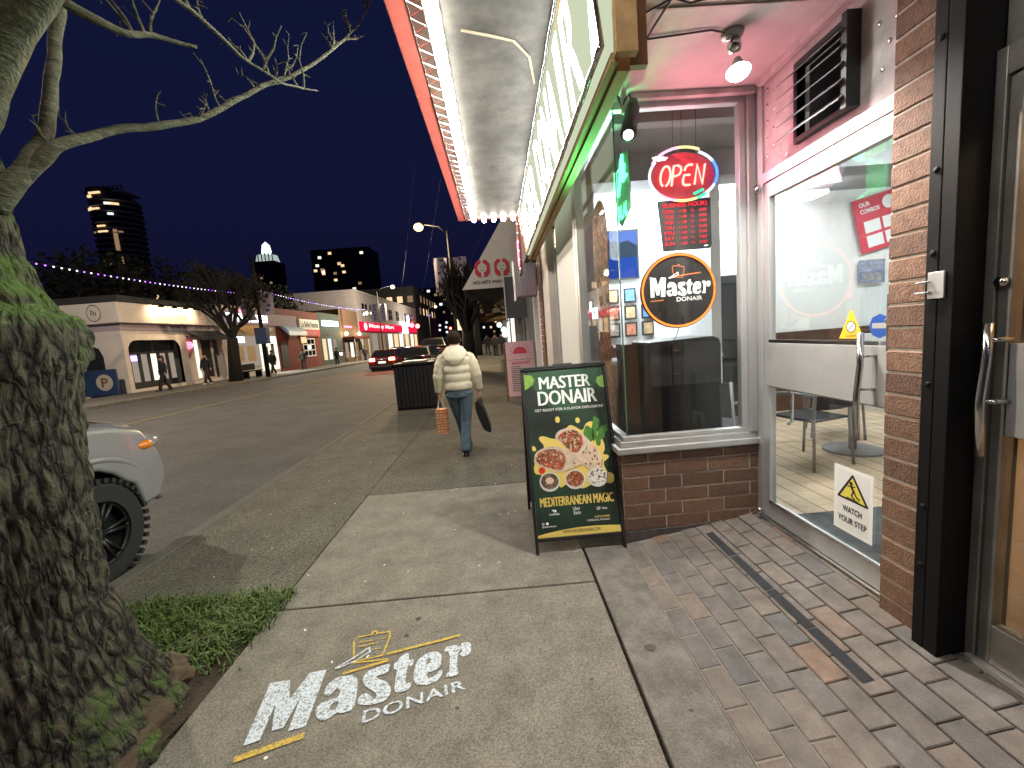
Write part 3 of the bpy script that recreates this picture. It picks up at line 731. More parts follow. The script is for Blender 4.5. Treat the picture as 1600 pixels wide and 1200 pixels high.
lat.cyl((-.262, -2.9, 3.385), (-.262, 6.78, 3.385), .006, n=6).cyl((-.346, -2.9, 3.386), (-.346, 6.78, 3.386), .005, n=6).cyl((-.176, -2.9, 3.392), (-.176, 6.78, 3.392), .005, n=6)
lat.build('lattice', 'chrome', cn)
bl = MB().sph((0, 0, 0), .036, (1, 1.15, .9), 10, 7).mesh('bulb', 'bulb_white', True)
for i in range(62): inst('bulb', bl, cn, (-.215, -2.75 + i * .155, 3.362))
for i in range(4): inst('bulb', bl, cn, (-.06 + i * .15, 6.76, 3.36))
MB().tube([(-.07 + .0, 2.72, 3.386), (.1, 2.78, 3.386), (.25, 2.84, 3.386), (.36, 3.0, 3.386), (.42, 3.3, 3.386)], [.011, .012, .009, .009, .007], 6, ry=[.003] * 5).build('torn_tape', 'awning_tan', cn)
MB().box(-.16, .44, 2.36, 2.385, 3.375, 3.396).build('seam_batten', 'tin', cn)

sg = thing('fascia_sign', 'long backlit sign with white letters MASTER DONAIR hung under the canopy', 'sign', (.55, 4.3, 2.77))
sfr = Fr((.55, 6.7, 2.77), (0, -1, 0), (-.07, 0, .62))
LS, HS = 4.76, .624
MB().fbox(sfr, 0, LS, 0, HS, -.07, 0).build('face', 'sign_green', sg)
for w_, u_ in (('MASTER', .3), ('DONAIR', 2.5)):
    for i, ch in enumerate(w_):
        t = MB(); [t.text(sfr, ch, u_ + i * .325 + (.08 if ch == 'I' else 0) + k_ * .012, .05, .12 if ch == 'I' else .28, .5, .004 + .0004 * k_, .0) for k_ in range(4)]; t.build('letter', 'sign_white', sg)
t = MB(); t.poly(sfr, [(LS - .16, .0), (LS - .005, .0), (LS - .005, HS), (LS - .1, HS), (LS - .06, .32)], .004); t.build('end_panel', 'sign_white', sg)
t = MB()
for u0 in (.15, 4.0):
    for i in range(3): stroke(t, sfr, [(u0 + i * .11, .53), (u0 + .12 + i * .11, .56), (u0 + .3 + i * .1, .585)], .014, .005 + .0005 * i)
t.build('flame_strokes', 'sign_flame', sg)
t = MB(); t.poly(sfr, [(.02, .02), (.2, .02), (.14, .4), (.05, .6), (.02, .5)], .004); t.build('flame_panel', 'sign_flame', sg)
rim = MB()
for (v0, v1) in ((-.012, .012), (HS - .012, HS + .016)):
    pts = [sfr.p(LS * i / 60, (v0 + v1) / 2 + .008 * noise.noise(V(i * .7, v0, 3)), .006 + .006 * noise.noise(V(i * .9, 4, v0))) for i in range(61)]
    rim.tube(pts, [.017 + .006 * noise.noise(V(i, 0, 9)) for i in range(61)], 6)
rim.cyl(sfr.p(LS, 0, .0), sfr.p(LS, HS, .0), .012, n=6).cyl(sfr.p(0, 0, .0), sfr.p(0, HS, .0), .012, n=6)
rim.build('foil_rim', 'chrome', sg, True)
wd = MB(); wd.box(.60, .695, 1.9, 1.945, 2.72, 3.39).box(.63, .69, 2.0, 6.75, 2.70, 2.76).box(.59, .625, 1.95, 6.75, 2.71, 2.75)
for y in (3.2, 4.4, 5.6, 6.7): wd.box(.64, .69, y, y + .04, 2.762, 3.39)
wd.build('timber_frame', 'wood_stud', sg, bevel=.003)
wd = MB(); wd.box(.70, .79, 2.05, 2.09, 2.75, 3.05).box(.695, .72, 2.1, 6.7, 2.8, 2.84); wd.build('timber_block', 'wood_dark', sg)
# wall above the shop windows, along the building line
bwall = thing('upper_wall', 'painted wall above the shop windows behind the sign', 'wall', (.9, 3, 3.1)); bwall['kind'] = 'structure'
MB().box(.8, 1.2, -3, 12, 3.301, 7).build('wall_face', 'panel_paint', bwall)
MB().box(.52, .8, -3, 2.05, 3.3, 3.34).box(.52, .8, 2.1, 6.9, 3.3, 3.34).build('sign_soffit', 'panel_paint', bwall)
MB().box(.8, .813, -3, 2.8, 3.02, 3.3).build('fascia_board', 'soffit_paint', bwall)

fd = V(-.1, -.3, -.93).normalized()
fl = thing('flood_lamp', 'white reflector bulb in a silver holder on the pink lit soffit', 'lamp', (1.33, 2.3, 3.02))
MB().cyl((1.33, 2.30, 3.02), (1.33, 2.30, 3.0), .055, .05, 18).build('base', 'tin', fl, True)
MB().tube([(1.335, 2.3, 3.0), (1.34, 2.305, 2.975), (1.35, 2.315, 2.955), (1.355, 2.32, 2.935)], [.02, .034, .034, .024], 12).build('socket', 'chrome', fl, True)
MB().sph((1.30, 2.28, 2.985), .017, (1, 1, 1), 10, 7).build('sensor', 'chrome', fl, True)
MB().tube([V(1.388, 2.348, 2.857) - fd * .08, V(1.388, 2.348, 2.857) - fd * .055, V(1.388, 2.348, 2.857) - fd * .008, V(1.388, 2.348, 2.857)], [.02, .028, .058, .06], 20).build('bulb', 'white_paint', fl, True)
MB().tube([V(1.388, 2.348, 2.857), V(1.388, 2.348, 2.857) + fd * .012, V(1.388, 2.348, 2.857) + fd * .02], [.058, .05, .01], 20).build('lens', 'lamp_face', fl, True)
lamp('flood_light', 'SPOT', V(1.388, 2.348, 2.857) + fd * .03, 150, (1, .94, .86), .05, fl, look=(-.2, -.12, -1), cone=135)

sp = thing('spot_lamp', 'black cylinder spotlight clamped at the glass corner under the soffit', 'lamp', (.93, 2.82, 3.03))
MB().tube([(.965, 2.77, 2.95), (.945, 2.735, 2.89), (.915, 2.69, 2.80), (.885, 2.645, 2.71)], [.03, .045, .045, .05], 18).build('body', 'black_satin', sp, True)
MB().cyl((.8845, 2.6445, 2.7095), (.881, 2.639, 2.70), .028, n=16).build('lens', 'spot_white', sp, True)
MB().box(.90, .93, 2.79, 2.815, 2.90, 3.06).box(.89, .955, 2.785, 2.82, 3.03, 3.06).build('bracket', 'panel_paint', sp, bevel=.002)
MB().tube([(.96, 2.77, 2.95), (.94, 2.76, 2.99), (.92, 2.78, 2.98), (.90, 2.8, 2.93), (.88, 2.79, 2.98), (.86, 2.77, 3.04)], .005, 6).build('cord', 'cable', sp, True)
cb = MB()
cb.tube([(.86, 2.77, 3.0), (.87, 2.5, 3.01), (.88, 2.2, 3.0), (.90, 2.0, 3.0), (1.0, 1.85, 3.005), (1.12, 1.75, 3.01), (1.22, 1.55, 3.01)], .006, 6)
cb.tube([(.66, 2.15, 2.96), (.78, 2.1, 2.99), (.90, 2.02, 3.0), (.98, 2.02, 2.975), (1.08, 1.98, 2.97), (1.18, 1.85, 2.99), (1.22, 1.7, 3.01)], .005, 6)
cb.tube([(.88, 2.3, 3.012), (1.05, 2.28, 3.012), (1.2, 2.26, 3.012), (1.33, 2.3, 3.012)], .005, 6)
tag(cb.build('soffit_cable', 'cable', None, True), 'black cables sagging across the pink lit entry soffit', 'cable')

# ---- neon signs inside the corner window
nf = Fr((1.355, 2.965, 2.555), (1, .0, .0), (0, 0, 1))
op = thing('open_sign', 'glowing OPEN sign with rainbow oval tube in the corner window', 'neon sign', (1.355, 2.965, 2.39))
t = MB(); t.prism(nf, [(.225 * math.cos(a) , .155 * math.sin(a)) for a in [2 * math.pi * i / 40 for i in range(40)]], -.012, -.004); t.build('panel', 'red_print', op)
RX, RY = .235, .165
segs = [(62, 100, 'neon_yellow'), (100, 152, 'neon_pink'), (30, 62, 'neon_white'), (-25, 30, 'neon_blue'), (-50, -25, 'neon_white'), (-68, -50, 'neon_green'), (-105, -68, 'neon_yellow'), (-140, -105, 'neon_pink'), (-215, -140, 'neon_white')]
for a0, a1, mm in segs:
    n = 10; off = .018 if (a0 >= 62) else 0
    MB().tube([nf.p((RX + off * .3) * math.cos(rad(a0 + (a1 - a0) * i / n)), (RY + off) * math.sin(rad(a0 + (a1 - a0) * i / n)), .012) for i in range(n + 1)], .009, 8).build('tube', mm, op, True)
MB().tube([nf.p(-.19, .118, .012), nf.p(-.15, .132, .012)], .009, 8).build('tube', 'neon_pink', op, True)
MB().tube([nf.p(.07, -.125, .012), nf.p(.135, -.1, .012)], .009, 8).build('tube', 'neon_green', op, True)
def nl(pts, k=.16):  # slanted letter stroke
    return [nf.p(a + c * k, c, .014) for a, c in pts]
H2 = .065
LET = {'O': [[(-.125 + .034 * math.cos(rad(a)), H2 * math.sin(rad(a))) for a in range(-75, 270, 15)]],
       'P': [[(-.075, -H2), (-.075, H2), (-.045, H2), (-.025, .052), (-.02, .03), (-.03, .008), (-.05, -.002), (-.07, -.002)]],
       'E': [[(.055, H2), (.025, H2), (.008, .052), (.003, .03)], [(.045, 0), (.005, 0), (0, -.03), (.004, -.055), (.018, -H2), (.055, -H2)]],
       'N': [[(.085, -H2), (.085, H2), (.14, -H2), (.14, H2)]]}
for ch, ls in LET.items():
    t = MB()
    for l in ls: t.tube(nl(l), .0075, 7)
    t.build('letter', 'neon_red', op, True)
t = MB()
for u in (-.06, .0, .1): t.cyl(nf.p(u, .15, -.01), nf.p(u + .005, .44, -.01), .002, n=5)
t.build('hanging_wire', 'cable', op)
lamp('open_glow', 'AREA', nf.p(0, 0, .03), 4.5, (1, .3, .4), .3, op, look=(.25, -1, .35))

hs = thing('hours_sign', 'red lit BUSINESS HOURS board hanging below the OPEN sign', 'neon sign', (1.36, 2.965, 2.05))
hf = Fr((1.175, 2.965, 2.06), (1, 0, .01), (0, 0, 1))
MB().prism(hf, [(.03, 0), (.36, .0), (.375, .02), (.372, .34), (.0, .34)], -.014, 0).build('panel', 'black_plastic', hs, bevel=.004)
t = MB(); t.text(hf, 'BUSINESS HOURS', .035, .29, .31, .03, .002, .01)
for i, dname in enumerate(('MON', 'TUE', 'WED', 'THU', 'FRI', 'SAT', 'SUN')):
    v = .252 - i * .036
    t.text(hf, dname, .04, v, .07, .024, .002, .01).text(hf, '11:00', .145, v, .055, .021, .002, .006).text(hf, 'TO', .225, v, .028, .019, .002).text(hf, '4:00' if i not in (3, 4) else '5:00', .285, v, .055, .021, .002, .006)
t.build('lettering', 'neon_red_deep', hs)
t = MB(); t.disc(hf, .33, .018, .014, .002, 16, .005); t.build('badge', 'white_print', hs)

ds = thing('round_sign', 'round black Master Donair sign ringed in orange neon in the window', 'neon sign', (1.3, 2.965, 1.52))
rf = Fr((1.302, 2.965, 1.785), (1, 0, 0), (0, 0, 1))
MB().prism(rf, [(.272 * math.cos(2 * math.pi * i / 56), .262 * math.sin(2 * math.pi * i / 56)) for i in range(56)], -.012, 0).build('disc', 'black_plastic', ds)
MB().tube([rf.p(.258 * math.cos(2 * math.pi * i / 64), .248 * math.sin(2 * math.pi * i / 64), .008) for i in range(65)], .007, 8).build('neon_ring', 'neon_orange', ds, True)
def put(p):
    a, c = logo_uv(p); return (-.2 + a * .395, -.035 + c * .14)
t = MB()
for ch, (vs, fs) in LGF.items(): t.add([rf.p(*put(q), .002) for q in vs], fs)
t.text(rf, 'DONAIR', -.015, -.075, .185, .03, .002, .015)
for l in (KNIFE,): stroke(t, rf, [put(_px2ground(*q)) for q in l], .005, .0026)
t.build('lettering', 'white_print', ds)
t = MB(); stroke(t, rf, [put(_px2ground(*q)) for q in SPIT], .004, .002)
stroke(t, rf, [(-.04, .1), (.16, .115)], .008, .002); stroke(t, rf, [(-.2, -.062), (-.11, -.058)], .008, .002)
t.build('orange_strokes', 'bag_orange', ds)
t = MB(); t.cyl(rf.p(-.02, .26, -.01), rf.p(-.02, .3, -.01), .003, n=5).tube([rf.p(0, -.26, -.01), rf.p(-.02, -.32, -.01), rf.p(-.05, -.36, -.02)], .003, 5); t.build('hanging_wire', 'cable', ds)

hg = thing('halal_sign', 'bright green HALAL sign hanging inside the side pane', 'neon sign', (.96, 3.1, 2.3))
gfm = Fr((.97, 3.26, 2.31), (0, -1, 0), (0, 0, 1))
MB().prism(gfm, [(0, .05), (.12, -.02), (.33, .05), (.33, .42), (.2, .47), (0, .42)], -.01, -.004).build('panel', 'print_green', hg)
t = MB()
for l in ([(.05, .38), (.05, .26), (.1, .2), (.14, .26), (.2, .42)], [(.13, .36), (.26, .36), (.22, .26), (.3, .28)], [(.22, .44), (.22, .3)], [(.04, .22), (.03, .14), (.08, .12)]): t.tube([gfm.p(a, c_, .006) for a, c_ in l], .011, 7)
t.build('script_tube', 'halal_green', hg, True)
t = MB(); t.text(gfm, 'HALAL', .03, .02, .27, .1, .006, .04); t.build('lettering', 'halal_green', hg)
lamp('halal_glow', 'AREA', gfm.p(.16, .22, .02), 15, (.1, 1, .3), .3, hg, look=(-1, -.15, .25))

kb = MB(); kf = Fr((.869, 3.66, .8), (0, -1, 0), (0, 0, 1))
pts = [(.06, 0), (.4, 0), (.45, .4), (.46, .9), (.5, 1.4), (.48, 1.62), (.36, 1.74), (.2, 1.76), (.06, 1.66), (.03, 1.3), (.08, .9), (.07, .4)]
kb.prism(kf, smooth_loop(pts), -.002, 0)
tag(kb.build('kebab_decal', 'kebab_meat'), 'tall decal of a meat kebab spit on the side window', 'decal')

# ---- things in the room
cbx = thing('black_cabinet', 'black cabinet standing just behind the corner window', 'cabinet', (1.3, 3.25, .16))
cf = Fr((.985, 3.06, .16), (1, 0, 0), (0, 0, 1))
MB().prism(cf, [(.13, 0), (.665, 0), (.668, 1.22), (.655, 1.265), (.61, 1.285), (.13, 1.27)], -.42, 0).build('body', 'black_satin', cbx, bevel=.006)
MB().add([(.985, 3.3, .16), (1.112, 3.06, .16), (1.112, 3.06, 1.42), (.985, 3.3, 1.42), (.985, 3.48, .16), (.985, 3.48, 1.42)], [(0, 1, 2, 3), (4, 0, 3, 5)]).build('side_panel', 'black_satin', cbx)
MB().box(1.115, 1.63, 3.052, 3.0595, .75, 1.1).box(1.28, 1.285, 3.05, 3.0595, 1.05, 1.4).build('trim', 'black_steel', cbx)
MB().box(1.29, 1.33, 3.05, 3.0592, 1.355, 1.36).box(1.29, 1.33, 3.05, 3.0592, 1.18, 1.185).build('clip', 'chrome', cbx)
ct = thing('serving_counter', 'dark serving counter along the back of the shop', 'counter', (2.3, 5.2, .16))
MB().box(1.0, 2.6, 4.9, 5.4, .16, 1.12).build('body', 'wainscot', ct); MB().box(.97, 2.65, 4.85, 5.45, 1.121, 1.16).build('top', 'tin', ct)
fz = thing('drinks_fridge', 'tall dark fridge at the shop back wall', 'fridge', (2.95, 5.5, .16))
MB().box(2.72, 3.25, 5.3, 5.85, .16, 2.1).build('body', 'black_satin', fz, bevel=.01); MB().box(2.76, 3.2, 5.285, 5.299, .3, 2.0).build('door', 'car_glass', fz); MB().cyl((2.79, 5.26, .9), (2.79, 5.26, 1.5), .01).build('handle', 'chrome', fz)
tv = thing('wall_screen', 'screen showing a blue mountain lake on the back wall', 'screen', (1.7, 5.85, 2.2))
MB().box(1.3, 2.02, 5.82, 5.858, 2.2, 2.86).build('case', 'black_plastic', tv)
bf = Fr((1.32, 5.819, 2.22), (1, 0, 0), (0, 0, 1))
MB().poly(bf, [(0, 0), (.68, 0), (.68, .27), (0, .27)], .0).build('lake', 'screen_blue', tv); MB().poly(bf, [(0, .27), (.68, .27), (.68, .62), (0, .62)], .0).build('sky_picture', 'screen_sky', tv)
MB().poly(bf, [(0, .27), (.68, .27), (.68, .42), (.55, .5), (.45, .47), (.3, .52), (.15, .4), (0, .45)], .001).build('hill_picture', 'screen_hill', tv)
pics = ['boat', 'plate', 'tower', 'street', 'meal', 'sea']
pc = [(.5, .35, .2), (.2, .25, .4), (.35, .3, .25), (.1, .25, .6), (.55, .5, .1), (.5, .2, .12), (.3, .3, .32), (.45, .4, .35)]
for i, c_ in enumerate(pc): mat('photo_%d' % i, c_, .5, var=.6, vscale=20)
fm = MB(); fm.box(-.085, .085, -.02, 0, -.1, .1); fme = fm.mesh('frame', 'black_plastic')
pmn = [MB().box(-.062, .062, -.023, -.0205, -.075, .075).mesh('picture', 'photo_%d' % i) for i in range(8)]
words = {0: 'top', 1: 'middle', 2: 'bottom'}; cols_ = ['first', 'second', 'third', 'fourth', 'fifth']
for r_ in range(3):
    for q in range(5):
        e = thing('picture_frame', 'small black framed picture, %s in the %s row of the back wall' % (cols_[q], words[r_]), 'picture', (1.64 + q * .24, 5.858, 1.98 - r_ * .235), 'framed pictures on the back wall', local=True)
        inst('frame', fme, e); inst('picture', pmn[(r_ * 5 + q * 3) % 8], e)
ms = thing('menu_poster', 'tilted red menu poster on the shop wall seen through the door', 'poster', (5.2, 5.85, 2.2))
mf = Fr((5.2, 5.855, 2.3), (1, 0, .24), (-.24, 0, 1))
MB().fbox(mf, 0, .66, 0, .74, 0, .01).build('sheet', 'red_print', ms)
t = MB()
for i in range(4): t.fbox(mf, .1 + .27 * (i % 2), .33 + .27 * (i % 2), .06 + .2 * (i // 2), .22 + .2 * (i // 2), .011, .012)
t.text(mf, 'OUR', .08, .62, .16, .06, .012, .03).text(mf, 'COMBOS', .08, .53, .28, .06, .012, .03); t.disc(mf, .5, .6, .09, .012); t.build('print', 'white_print', ms)
pp = thing('food_photo', 'dark food photo under the tilted menu poster', 'picture', (5.2, 5.85, 1.9)); MB().box(5.16, 5.52, 5.84, 5.858, 1.9, 2.22).build('sheet', 'photo_1', pp); MB().box(5.19, 5.49, 5.835, 5.8395, 1.93, 2.04).build('lower_picture', 'photo_6', pp)
gc = thing('glass_counter', 'pale green glass topped counter seen through the door', 'counter', (5.6, 5.4, .16)); MB().box(5.06, 6.4, 5.2, 5.7, .16, 1.2).build('base', 'white_paint', gc); mat('pale_glass', (.5, .66, .6), .2); MB().box(5.06, 6.4, 5.19, 5.2, 1.201, 1.82).build('glass_front', 'pale_glass', gc); MB().box(5.5, 5.8, 5.17, 5.188, 1.62, 1.7).build('price_label', 'red_print', gc)
def chair(loc, rz, label):
    e = thing('cafe_chair', label, 'chair', loc, 'cafe chairs in the shop', local=True, rz=rz)
    s = .21
    MB().box(-s, s, -s, s, .43, .455).build('seat', 'dark_cloth2', e, bevel=.012)
    b = MB(); n = 8
    b.add([(-s + 2 * s * i / n, -s - .03 - .05 * math.sin(math.pi * i / n), z) for z in (.55, .85) for i in range(n + 1)], [(i, i + 1, n + 2 + i, n + 1 + i) for i in range(n)])
    o = b.build('backrest', 'dark_cloth2', e); so = o.modifiers.new('s', 'SOLIDIFY'); so.thickness = .02
    for (x, y, tz) in ((-s, -s, .86), (s, -s, .86), (-s, s, .66), (s, s, .66)):
        MB().tube([(x * 1.12, y * 1.15, 0), (x, y, .44), (x, y - (.03 if y < 0 else 0), tz)], .013, 8).build('leg', 'tin', e, True)
    for x in (-s, s): MB().tube([(x, s, .66), (x, 0, .68), (x, -s - .02, .67)], .013, 8).build('armrest', 'tin', e, True)
chair((2.85, 3.75, FZ), .25, 'dark cafe chair with metal legs just inside the glass door')
chair((3.75, 4.55, FZ), 2.6, 'dark cafe chair beyond the pedestal table in the shop')
chair((2.1, 3.75, FZ), -1.2, 'dark cafe chair behind the black cabinet in the shop')
tb = thing('cafe_table', 'round pedestal cafe table between the chairs in the shop', 'table', (3.45, 3.95, FZ))
MB().cyl((3.45, 3.95, FZ + .72), (3.45, 3.95, FZ + .75), .36, n=28).build('top', 'wainscot', tb); MB().cyl((3.45, 3.95, FZ + .02), (3.45, 3.95, FZ + .72), .035).build('column', 'tin', tb, True); MB().cyl((3.45, 3.95, FZ), (3.45, 3.95, FZ + .02), .25, n=24).build('base', 'tin', tb)

# ================================================================ SANDWICH BOARDS
sw = thing('sandwich_board', 'green Master Donair sandwich board with wraps on the pavement', 'sandwich board', (.48, 3.1, 0))
bfz = Fr((.15, 2.8, 0), (1, .0, 0), (0, .36, 1.31))
HB = 1.358
fr_ = MB(); fr_.fbox(bfz, 0, .022, 0, HB, -.03, .012).fbox(bfz, .628, .65, 0, HB, -.03, .012).fbox(bfz, .0221, .6279, HB - .03, HB, -.03, .012).fbox(bfz, .0221, .6279, .085, .11, -.03, .012).fbox(bfz, .25, .4, HB, HB + .012, -.02, .0)
fr_.build('front_frame', 'black_plastic', sw, bevel=.003)
rz_ = Fr((.80, 3.62, 0), (-1, 0, 0), (0, -.46, 1.31))
fr_ = MB(); fr_.fbox(rz_, 0, .022, 0, 1.385, -.03, .012).fbox(rz_, .628, .65, 0, 1.385, -.03, .012).fbox(rz_, .0221, .6279, .085, 1.385, -.02, .005)
fr_.build('rear_frame', 'black_plastic', sw)
PW, PH = .602, 1.218
pf = Fr(bfz.p(.024, .112, .0), bfz.u, bfz.v)
MB().fbox(pf, 0, PW, 0, PH, -.012, 0).build('poster', 'board_green', sw)
def S(s_, t_): return (s_ * PW, (1 - t_) * PH)
def zp(x, y):
    xl = 20 + y / 1200 * 95; xr = 985 + y / 1200 * 150
    return S((x - xl) / (xr - xl), .232 + (y + (x - 500) * .06) / 1200 * .565)
def pp_(lst, it=1): return smooth_loop([zp(*q) for q in lst], it)
def W(i): return .001 + .0006 * i
t = MB(); t.disc(pf, *S(.45, .05), .27, W(0) - .0004, 36, .27 * 1.0)
t = MB(); t.poly(pf, [S(.05 + .9 * i / 20, 0.003 + .27 * math.sin(math.pi * i / 20) ** .6) for i in range(21)], W(0)); t.build('green_arc', 'print_green', sw)
def texts(lst, m, nm):
    t = MB()
    for (body, s0, t0, s1, t1, bold) in lst:
        for k_ in ((0, 1, 2, 3) if t1 - t0 > .03 else (0, 1)): t.text(pf, body, s0 * PW + k_ * (.0024 if t1 - t0 > .06 else .0013 if t1 - t0 > .03 else .0006), (1 - t1) * PH, (s1 - s0) * PW - .006, (t1 - t0) * PH, W(2) + k_ * .00008, 0, 0, .98)
    t.build(nm, m, sw)
texts([('MASTER', .18, .045, .83, .122, .008), ('DONAIR', .15, .134, .89, .222, .008), ('GET READY FOR A FLAVOR EXPLOSION!', .1, .243, .96, .259, .004)], 'white_print', 'title')
for lf_ in (((.0, .02), (.1, .03), (.13, .06), (.1, .09), (.0, .12)), ((1, .06), (.92, .07), (.9, .1), (.94, .13), (1, .14))):
    t = MB(); t.poly(pf, [S(*q) for q in lf_], W(1)); t.build('leaf', 'leaf_light', sw)
if 0: t.poly(pf, [S(*q) for q in ((.0, .02), (.1, .03), (.13, .06), (.1, .09), (.0, .12))], W(1)); t.poly(pf, [S(*q) for q in ((1, .06), (.92, .07), (.9, .1), (.94, .13), (1, .14))], W(1))
t = MB()
t.poly(pf, pp_([(560,255),(610,280),(700,340),(735,240),(790,212),(850,230),(870,330),(960,480),(975,580),(945,640),(1022,650),(1022,690),(950,740),(1000,860),(1080,880),(1095,940),(1085,990),(1030,1010),(900,960),(770,1040),(690,1065),(500,1000),(440,1050),(400,1000),(200,880),(115,865),(105,760),(200,600),(240,520),(165,430),(180,395),(230,390),(340,432),(400,420),(520,270)]), W(1))
t.poly(pf, pp_([(85,505),(125,525),(142,572),(90,585)]), W(1))
t.disc(pf, *zp(395, 183), .018, W(1), 18, .024); t.disc(pf, *zp(637, 198), .017, W(1), 18, .021)
t.build('yellow_splash', 'print_yellow', sw)
t = MB()
for l in ([(700,375),(740,255),(800,300),(835,320),(850,430),(800,485),(760,460)], [(815,440),(810,300),(822,200),(835,140),(870,170),(905,195),(895,260),(880,330),(862,440),(835,480)], [(850,450),(880,380),(905,300),(950,270),(1000,258),(985,300),(1006,330),(970,370),(965,430),(920,450),(925,520),(880,540)]): t.poly(pf, pp_(l), W(2))
t.build('parsley', 'leaf_dark', sw)
t = MB(); t.poly(pf, pp_([(360,400),(400,330),(520,285),(620,320),(700,370),(800,480),(900,590),(945,700),(935,800),(870,835),(780,830),(680,750),(590,640),(480,510),(400,450)]), W(3))
t.poly(pf, pp_([(110,690),(125,600),(220,540),(350,515),(460,540),(560,600),(650,680),(680,770),(600,800),(480,840),(440,860),(330,840),(200,790),(115,740)]), W(4)); t.build('tortilla', 'tortilla', sw)
t = MB(); t.poly(pf, pp_([(390,410),(450,350),(560,310),(660,350),(705,430),(700,520),(640,610),(590,610),(530,560),(450,470)]), W(5)); t.poly(pf, pp_([(120,680),(160,600),(260,560),(380,560),(470,610),(500,700),(470,800),(420,830),(300,800),(180,760)]), W(5)); t.build('wrap_filling', 'wrap_filling', sw)
t = MB()
for l, w_ in (([(705,430),(740,480),(720,560),(650,640)], .006), ([(722,425),(770,500),(750,600)], .003), ([(390,405),(420,345),(520,298),(610,318)], .005), ([(500,640),(535,700),(520,790),(470,845)], .006), ([(520,610),(560,700),(545,800)], .003), ([(120,640),(170,585),(280,548),(400,552)], .004), ([(600,640),(640,720),(760,800)], .003)): t = MB(); stroke(t, pf, [zp(*q) for q in l], w_, W(6)); t.build('tortilla_fold', 'bowl_glass', sw)
t = MB()
for l, w_ in (([(945,700),(935,800),(870,835),(780,830)], .007), ([(680,770),(600,800),(480,842)], .006), ([(590,640),(680,750),(780,830)], .004)): t = MB(); stroke(t, pf, [zp(*q) for q in l], w_, W(5)); t.build('crust_edge', 'wood_stud', sw)
t = MB(); r9 = random.Random(3)
for i in range(70):
    cx_, cy_ = ((575, 455) if i % 2 else (310, 680)); a = r9.uniform(0, 6.28); d_ = r9.random() ** .5 * 130
    x, y = cx_ + d_ * math.cos(a), cy_ + d_ * .9 * math.sin(a)
    t.poly(pf, smooth_loop([(zp(x, y)[0] + r9.uniform(.004, .011) * math.cos(k_ * 1.26), zp(x, y)[1] + r9.uniform(.003, .009) * math.sin(k_ * 1.26)) for k_ in range(5)]), W(6) + i * 2e-5)
t.build('meat_pieces', 'kebab_meat', sw)['kind'] = 'stuff'
t = MB()
for (x, y) in ((750,560),(790,620),(850,590),(850,660),(740,755),(800,755),(710,610),(880,700),(600,740),(820,700),(900,760)): t.disc(pf, *zp(x, y), .006, W(5), 8, .009)
t.build('char_marks', 'wainscot', sw)['kind'] = 'stuff'
t = MB(); t.disc(pf, *zp(205, 825), .024, W(6), 18); t.disc(pf, *zp(300, 765), .018, W(6), 18, .014); t.build('tomato', 'tomato', sw)
for (x, y, mm) in ((300, 968, 'bowl_olive'), (610, 945, 'bowl_meat'), (885, 922, 'bowl_rice')):
    t = MB(); t.disc(pf, *zp(x, y), .075, W(7), 30, .07); bo = t.build('bowl', 'bowl_glass', sw)
    t = MB(); t.disc(pf, *zp(x, y - 8), .064, W(8), 30, .056); t.build('bowl_filling', mm, bo)
    if mm == 'bowl_olive':
        t = MB(); t.disc(pf, *zp(x, y - 15), .03, W(9), 20, .026); t.build('dip', 'tortilla', bo)
texts([('MEDITERRANEAN MAGIC', .06, .772, .955, .826, .006)], 'print_yellow', 'slogan')
texts([('Uber', .45, .838, .545, .858, .03), ('Eats', .455, .862, .55, .882, .03), ('SKIP', .735, .85, .79, .868, .05), ('TheDishes', .795, .854, .87, .866, .0), ('DOORDASH', .16, .866, .29, .877, .02), ('@masterdonair', .06, .933, .24, .946, 0), ('1120 Davie St, Vancouver', .6, .917, .89, .93, 0)], 'white_print', 'small_print')
t = MB(); t.poly(pf, [S(*q) for q in ((.19, .846), (.235, .846), (.25, .853), (.24, .861), (.215, .861), (.23, .855), (.205, .854))], W(2)); t.disc(pf, *S(.125, .922), .01, W(2), 14); t.ring(pf, *S(.075, .922), .006, .009, W(2), 16); t.build('badge', 'white_print', sw)
texts([('MASTER DONAIR', .7, .9, .89, .912, .02)], 'print_yellow', 'shop_name')
t = MB(); t.poly(pf, [S(0, 1)] + [S(1, 1)] + [S(1 - i / 16, .955 - .0 + .018 * (2 * (i / 16 - .35)) ** 2) for i in range(17)], W(1)); t.build('yellow_band', 'print_yellow', sw)
texts([('WWW.MASTERDONAIR.COM', .3, .966, .76, .984, .004)], 'black_print', 'web_address')

pb = thing('pink_board', 'pink paper menu board on a wooden easel further along the pavement', 'sandwich board', (.45, 10.2, 0))
qf = Fr((.17, 9.85, 0), (1, 0, 0), (0, .3, 1.4))
MB().fbox(qf, 0, .68, .1, 1.42, -.03, 0).build('panel', 'pink_paper', pb); 
t = MB(); t.fbox(qf, -.05, -.005, 0, 1.38, -.05, .0).fbox(qf, .685, .73, 0, 1.38, -.05, 0); t.build('easel_frame', 'wood_dark', pb)
t = MB(); t.poly(qf, [(.34 + .17 * math.cos(math.pi * i / 16), 1.12 + .17 * math.sin(math.pi * i / 16)) for i in range(17)], .004); t.text(qf, 'BREAKFAST', .12, .86, .45, .07, .004, .03)
for i in range(11):
    a = math.pi * i / 10; stroke(t, qf, [(.34 + .2 * math.cos(a), 1.12 + .2 * math.sin(a)), (.34 + .25 * math.cos(a), 1.12 + .25 * math.sin(a))], .012, .004)
t.build('sun_print', 'red_print', pb)
t = MB(); t.fbox(qf, .04, .64, .97, .978, .001, .004)
